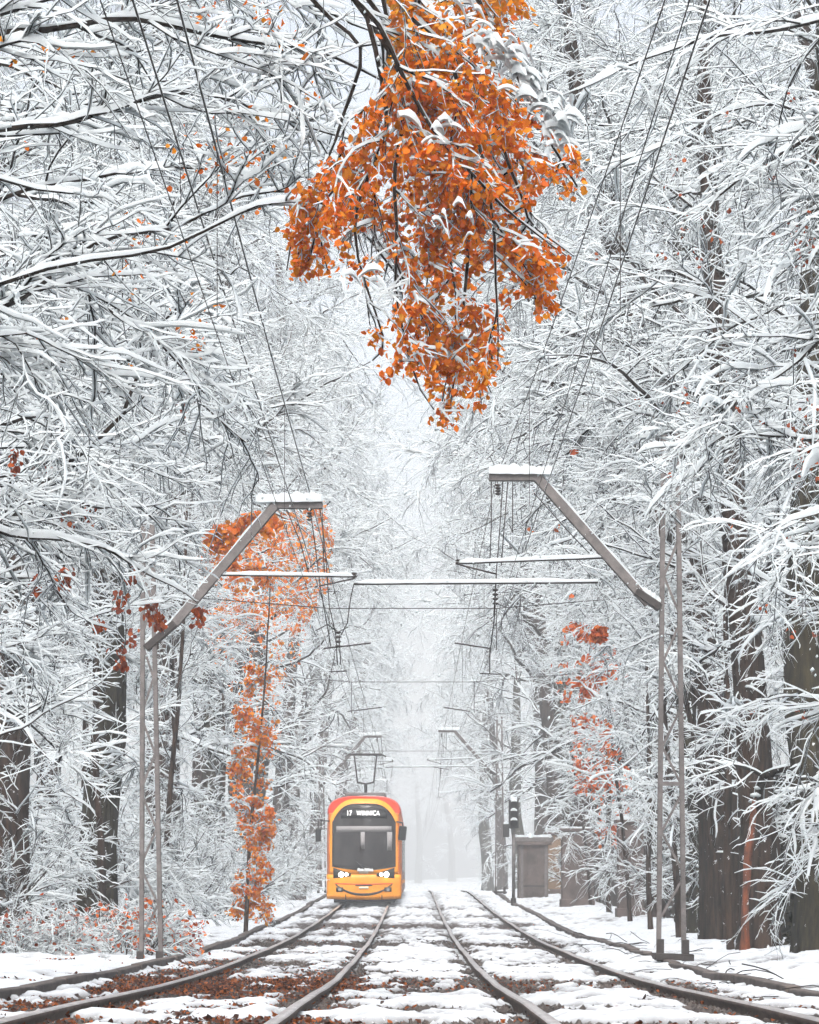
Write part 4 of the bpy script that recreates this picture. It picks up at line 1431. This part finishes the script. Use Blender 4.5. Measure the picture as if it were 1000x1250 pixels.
    patch(-0.86, 0.86, lambda x: 2.28, lambda x: 2.46, 0.024, 0.004, 10, 1).build('sun_blind', M['interior'], ws, smooth=True)
    patch(-0.10, 0.03, lambda x: 1.75, lambda x: 2.28, 0.024, 0.004, 4, 2).build('cab_partition', M['interior'], ws, smooth=True)
    patch(0.72, 0.88, lambda x: 1.7, lambda x: 2.28, 0.024, 0.004, 4, 2).build('cab_pillar', M['interior'], ws, smooth=True)
    # wipers and snow on the sill
    MB().tube([(-0.25, front_y(-.25, 1.35) - 0.06, 1.36), (0.02, front_y(0.02, 1.12) - 0.06, 1.12)], 0.022, 6).build('wiper', M['black'], ws)
    MB().tube([(-0.15, front_y(-.15, 1.26) - 0.055, 1.28), (0.30, front_y(0.3, 1.15) - 0.06, 1.13)], 0.014, 6).build('wiper', M['black'], ws)
    snow_line('snow', [(-0.2, front_y(-.2, 1.06) - 0.05, 1.07), (0.3, front_y(0.3, 1.06) - 0.05, 1.07)], 0.04, 0.05, ws, 4)
    # headlights
    for sx in (-1, 1):
        hz_t = lambda x: 0.99 + 0.17 * cl((abs(x) - 0.42) / 0.5)
        hz_b = lambda x: 0.90 - 0.06 * cl((abs(x) - 0.42) / 0.5)
        a, b = sorted((sx * 0.40, sx * 0.95))
        h = patch(a, b, hz_b, hz_t, 0.040, 0.03, 8, 3).build('headlight', M['black'], t, smooth=True)
        for xx, rad in ((0.70, 0.075), (0.54, 0.045)):
            yy = front_y(xx, 0.95) - 0.045
            MB().tube([(sx * xx, yy, 0.955), (sx * xx, yy - 0.02, 0.955)], rad, 14).build('lamp', M['lamp'], h)
        f = patch(*sorted((sx * 0.64, sx * 0.86)), lambda x: 0.42, lambda x: 0.56, 0.040, 0.03, 5, 2).build('fog_light', M['black'], t, smooth=True)
        MB().tube([(sx * 0.75, front_y(.75, .49) - 0.045, 0.49), (sx * 0.75, front_y(.75, .49) - 0.06, 0.49)], 0.05, 12).build('lens', M['interior'], f)
    # bumper smile, seams, plate
    patch(-0.88, 0.88, lambda x: 0.30 + 0.33 * abs(x / 0.88) ** 2.4, lambda x: 0.375 + 0.30 * abs(x / 0.88) ** 2.4, 0.036, 0.02, 24, 1).build('bumper_slot', M['black'], low, smooth=True)
    patch(-0.9, 0.9, lambda x: 0.635 + 0.03 * abs(x), lambda x: 0.665 + 0.03 * abs(x), 0.034, 0.02, 20, 1).build('bumper_seam', M['tram_red'], low, smooth=True)
    patch(-0.26, 0.26, lambda x: 0.60, lambda x: 0.635, 0.038, 0.02, 8, 1).build('coupler_slot', M['black'], low, smooth=True)
    patch(-0.15, 0.15, lambda x: 0.50, lambda x: 0.58, 0.034, 0.02, 6, 1).build('number_plate', M['plate'], low, smooth=True)
    patch(-0.14, 0.14, lambda x: 0.99, lambda x: 1.11, 0.016, 0.02, 6, 1).build('emblem_panel', M['plate'], shell, smooth=True)
    for sx in (-1, 1):
        a, b = sorted((sx * 0.55, sx * 0.575))
        patch(a, b, lambda x: 0.18, lambda x: 0.33, 0.030, 0.02, 1, 2).build('apron_seam', M['black'], low)
    # mirrors
    m1 = MB().tube([(-1.08, 0.05, 2.62), (-1.38, -0.05, 2.64), (-1.42, -0.08, 2.60), (-1.42, -0.08, 2.36)], 0.018, 6).build('mirror_arm', M['black'], t)
    MB().box((-1.42, -0.08, 2.18), (0.17, 0.12, 0.40)).build('mirror', M['black'], m1, bevel=0.03)
    m2 = MB().tube([(1.02, 0.05, 2.60), (1.2, -0.1, 2.56), (1.22, -0.1, 2.4)], 0.025, 6).build('mirror_arm', M['black'], t)
    MB().box((1.20, -0.12, 2.24), (0.24, 0.14, 0.44), Matrix.Rotation(0.1, 3, 'Y')).build('mirror', M['black'], m2, bevel=0.03)
    # pantograph
    p = MB().tube([(0.0, 3.0, 3.4), (0.0, 2.8, 3.88)], 0.05, 8).build('pantograph', M['steel_dark'], t)
    MB().tube([(-0.26, 2.7, 3.93), (0.0, 2.8, 3.88), (0.26, 2.7, 3.93)], 0.03, 6).build('lower_yoke', M['steel_dark'], p)
    for sx in (-1, 1):
        MB().tube([(sx * 0.26, 2.7, 3.93), (sx * 0.36, 2.5, 4.78)], 0.025, 6).build('upper_arm', M['steel_dark'], p)
    MB().tube([(-0.66, 2.45, 4.74), (-0.5, 2.45, 4.83), (0.5, 2.45, 4.83), (0.66, 2.45, 4.74)], 0.022, 6).build('collector_bar', M['steel_dark'], p)
    MB().tube([(-0.52, 2.62, 4.80), (0.52, 2.62, 4.80)], 0.018, 6).build('collector_bar', M['steel_dark'], p)
    MB().box((0, 2.9, 3.47), (0.9, 0.9, 0.12)).build('pantograph_base', M['steel_dark'], p)
    return t


build_tram()

# ------------------------------------------------------------------ signal, shelter, pillars, cabinet
def signal():
    d = 79.0
    x = (627 - 504) * d / FPX
    t = empty('tram_signal', (x, d, gz(x, d)), label='traffic signal with stacked dark lamp heads on a thin pole right of the tracks', cat='signal')
    zt = HC + (1070 - 978) * d / FPX - gz(x, d)
    MB().tube([(0, 0, -0.1), (0, 0, zt)], 0.055, 10).build('pole', M['steel'], t, smooth=True)
    MB().tube([(0, 0, -0.05), (0, 0, 0.25)], 0.09, 10).build('pole_foot', M['steel_dark'], t)
    h = MB().box((0, -0.12, zt - 0.42), (0.32, 0.2, 0.92)).build('signal_head', M['rubber'], t, bevel=0.03)
    for k in range(3):
        z = zt - 0.12 - 0.30 * k
        m = MB()
        pts = [(0.13 * math.cos(a), 0.13 * math.sin(a)) for a in np.linspace(-0.4, math.pi + 0.4, 9)]
        vs = [(x_, -0.22, z + z_) for x_, z_ in pts] + [(x_, -0.42, z + z_ - 0.02) for x_, z_ in pts]
        m.add(vs, [(i, i + 1, i + 10, i + 9) for i in range(8)])
        m.build('visor', M['rubber'], h)
        MB().tube([(0, -0.22, z), (0, -0.235, z)], 0.11, 14).build('lens', M['glass'], h)
        snow_line('snow', [(0, -0.24, z + 0.12), (0, -0.41, z + 0.10)], 0.10, 0.06, h, k, 8)
    h2 = MB().box((-0.24, -0.1, zt - 0.95), (0.2, 0.16, 0.42)).build('signal_head', M['rubber'], t, bevel=0.02)
    snow_line('snow', [(-0.32, -0.1, zt - 0.73), (-0.16, -0.1, zt - 0.73)], 0.08, 0.07, h2, 9, 8)
    snow_line('snow', [(-0.12, -0.12, zt + 0.04), (0.12, -0.12, zt + 0.04)], 0.1, 0.08, h, 11, 8)


signal()
M['grey_wall'] = mat('grey_render', (0.06, 0.045, 0.04), 0.85, col2=(0.14, 0.105, 0.095), scale=2.5, bump=0.4)
M['ochre_wall'] = mat('ochre_render', (0.17, 0.11, 0.06), 0.85, col2=(0.24, 0.15, 0.09), scale=2.5, bump=0.4)


def shelter():
    d = 86.0
    x = (652 - 504) * d / FPX
    t = empty('tram_shelter', (x, d, gz(x, d)), label='small grey shelter with flat cornice roof at the tram stop behind the signal', cat='shelter')
    for sx in (-0.42, 0.42):
        MB().box((sx, 0, 1.0), (0.09, 0.12, 2.0)).build('post', M['steel'], t)
    MB().box((0, 0.9, 1.0), (1.1, 0.06, 2.0)).build('back_wall', M['grey_wall'], t)
    MB().box((-0.5, 0.45, 1.0), (0.06, 0.9, 2.0)).build('side_wall', M['grey_wall'], t)
    for i, x0 in enumerate((-0.3, -0.05, 0.2)):
        MB().box((x0, 0.86, 1.05), (0.2, 0.03, 1.8)).build('panel', M['grey_wall'], t)
    r_ = MB().box((0, 0.4, 2.08), (1.35, 1.3, 0.16)).build('roof', M['steel'], t, bevel=0.02)
    MB().box((0, -0.27, 1.94), (1.2, 0.06, 0.12)).build('fascia', M['grey_wall'], r_)
    snow_line('snow', [(-0.65, 0.4, 2.16), (0.65, 0.4, 2.16)], 0.62, 0.10, r_, 3)
    MB().box((0, 0.5, 0.45), (0.8, 0.35, 0.06)).build('bench', M['steel_dark'], t)


shelter()


def garden_wall():
    t = empty('garden_wall', (5.9, 60, gz(5.9, 60)), label='low brown wall running back behind the right hand trunks', cat='wall')
    for k in range(9):
        y0, y1 = 56 + 4 * k, 60 + 4 * k
        x0, x1 = 6.05 - 0.012 * (y0 - 56), 6.05 - 0.012 * (y1 - 56)
        z0 = gz(x0, y0) - gz(5.9, 60); z1 = gz(x1, y1) - gz(5.9, 60)
        MB().bar((x0 - 5.9, y0 - 60 + 0.12, z0 + 0.95), (x1 - 5.9, y1 - 60 - 0.12, z1 + 0.95), 0.14, 2.1).build('wall_panel', M['brown_wall'], t)
        p = MB().box((x0 - 5.9, y0 - 60, z0 + 1.02), (0.26, 0.24, 2.3)).build('post', M['brown_wall'], t, bevel=0.01)
        snow_line('snow', [(x0 - 5.9, y0 - 60 + 0.1, z0 + 2.0), (x1 - 5.9, y1 - 60 - 0.1, z1 + 2.0)], 0.09, 0.08, t, k, 14)


M['brown_wall'] = mat('brown_wall', (0.035, 0.026, 0.022), 0.9, col2=(0.12, 0.085, 0.07), scale=2.4, bump=0.5, bscale=14)
garden_wall()


def pillar(x, d, w, dep, h, m, label, seed):
    t = empty('gate_pillar', (x, d, gz(x, d)), label=label, cat='pillar', group='pillars among the right hand trunks')
    MB().box((0, 0, h / 2 - 0.1), (w, dep, h + 0.2)).build('shaft', m, t, bevel=0.02)
    c = MB().box((0, 0, h + 0.05), (w + 0.12, dep + 0.12, 0.1)).build('cap', M['grey_wall'], t, bevel=0.015)
    MB().box((0, 0, 0.08), (w + 0.08, dep + 0.08, 0.3)).build('plinth', M['grey_wall'], t, bevel=0.015)
    snow_line('snow', [(-w / 2, 0, h + 0.1), (w / 2, 0, h + 0.1)], dep * 0.5, 0.12, c, seed)


pillar(4.95, 74.0, 0.95, 0.6, 2.25, M['grey_wall'], 'wide grey pillar behind the signal, farthest of the grey ones', 1)
pillar(5.35, 60.5, 0.62, 0.5, 2.3, M['grey_wall'], 'grey pillar in the middle of the row of right hand trunks', 2)
pillar(5.15, 90.0, 0.6, 0.5, 2.2, M['ochre_wall'], 'ochre pillar beside the grey tram stop shelter', 4)


def cabinet():
    d = 84.0
    x = (363 - 504) * d / FPX
    t = empty('utility_cabinet', (x, d, gz(x, d)), label='grey utility cabinet beside the track left of the tram', cat='cabinet')
    MB().box((0, 0, 0.55), (0.6, 0.4, 1.1)).build('housing', M['grey_wall'], t, bevel=0.02)
    MB().box((-0.13, -0.21, 0.58), (0.25, 0.02, 0.9)).build('door', M['steel'], t)
    MB().box((0.14, -0.21, 0.58), (0.25, 0.02, 0.9)).build('door', M['steel'], t)
    snow_line('snow', [(-0.3, 0, 1.1), (0.3, 0, 1.1)], 0.2, 0.1, t, 2)


cabinet()

# ------------------------------------------------------------------ fallen twigs by the kerb, falling snow
def fallen_twigs():
    r = np.random.default_rng(14)
    n = 130
    y = r.uniform(20, 48, n)
    x = np.where(r.random(n) < 0.8, r.normal(3.3, 0.3, n), r.uniform(3.6, 5.2, n))
    st = np.stack([x, y, ground_z(x, y) + 0.03], -1)
    a = r.uniform(0, 6.28, n)
    d0 = np.stack([np.cos(a), np.sin(a), r.uniform(0.0, 0.25, n)], -1)
    P = paths(st, unit(d0), r.uniform(0.15, 0.7, n), 4, 0.12, -0.25, r)
    V, Q = ring_mesh(P, np.full((n, 5), 0.0045) * r.uniform(0.6, 1.6, (n, 1)), O4, True)
    tag(obj('fallen_twigs', np_mesh('fallen_twigs', V, Q, mat=M['twig'])), 'thin dark twigs lying on the snow beside the track', 'twigs', kind='stuff')


fallen_twigs()


def falling_snow():
    r = np.random.default_rng(15)
    n = 9000
    y = r.uniform(11, 85, n)
    P = np.stack([r.uniform(-0.19, 0.19, n) * (y + 6), y, r.uniform(0.3, 1, n) * (0.37 * y + 1.5)], -1)
    s_ = r.uniform(0.004, 0.0115, n)
    oct_ = np.array([[1, 0, 0], [-1, 0, 0], [0, 1, 0], [0, -1, 0], [0.25, 0, 1.25], [-0.25, 0, -1.25]], float)
    V = oct_[None] * s_[:, None, None] * r.uniform(0.7, 1.3, (n, 6, 1)) + P[:, None]
    F = np.array([[0, 2, 4], [2, 1, 4], [1, 3, 4], [3, 0, 4], [2, 0, 5], [1, 2, 5], [3, 1, 5], [0, 3, 5]])
    T = (F[None] + 6 * np.arange(n)[:, None, None]).reshape(-1, 3)
    tag(obj('falling_snow', np_mesh('falling_snow', V, tris=T, smooth=True, mat=M['snow'])), 'snowflakes drifting down through the air', 'snowflakes', kind='stuff')


falling_snow()

# ------------------------------------------------------------------ haze
def build_haze():
    m = bpy.data.materials.new('haze')
    m.use_nodes = True
    n, l = m.node_tree.nodes, m.node_tree.links
    n.remove(n['Principled BSDF'])
    v = n.new('ShaderNodeVolumePrincipled')
    v.inputs['Color'].default_value = (0.965, 0.995, 1.0, 1)
    v.inputs['Density'].default_value = 0.0022
    v.inputs['Anisotropy'].default_value = 0.0
    l.new(v.outputs[0], n['Material Output'].inputs['Volume'])
    b = MB()
    b.box((0, 430, 30), (180, 1000, 66))
    o = b.build('haze', m)
    tag(o, 'pale snowy air between the trees', 'haze', kind='stuff')


build_haze()
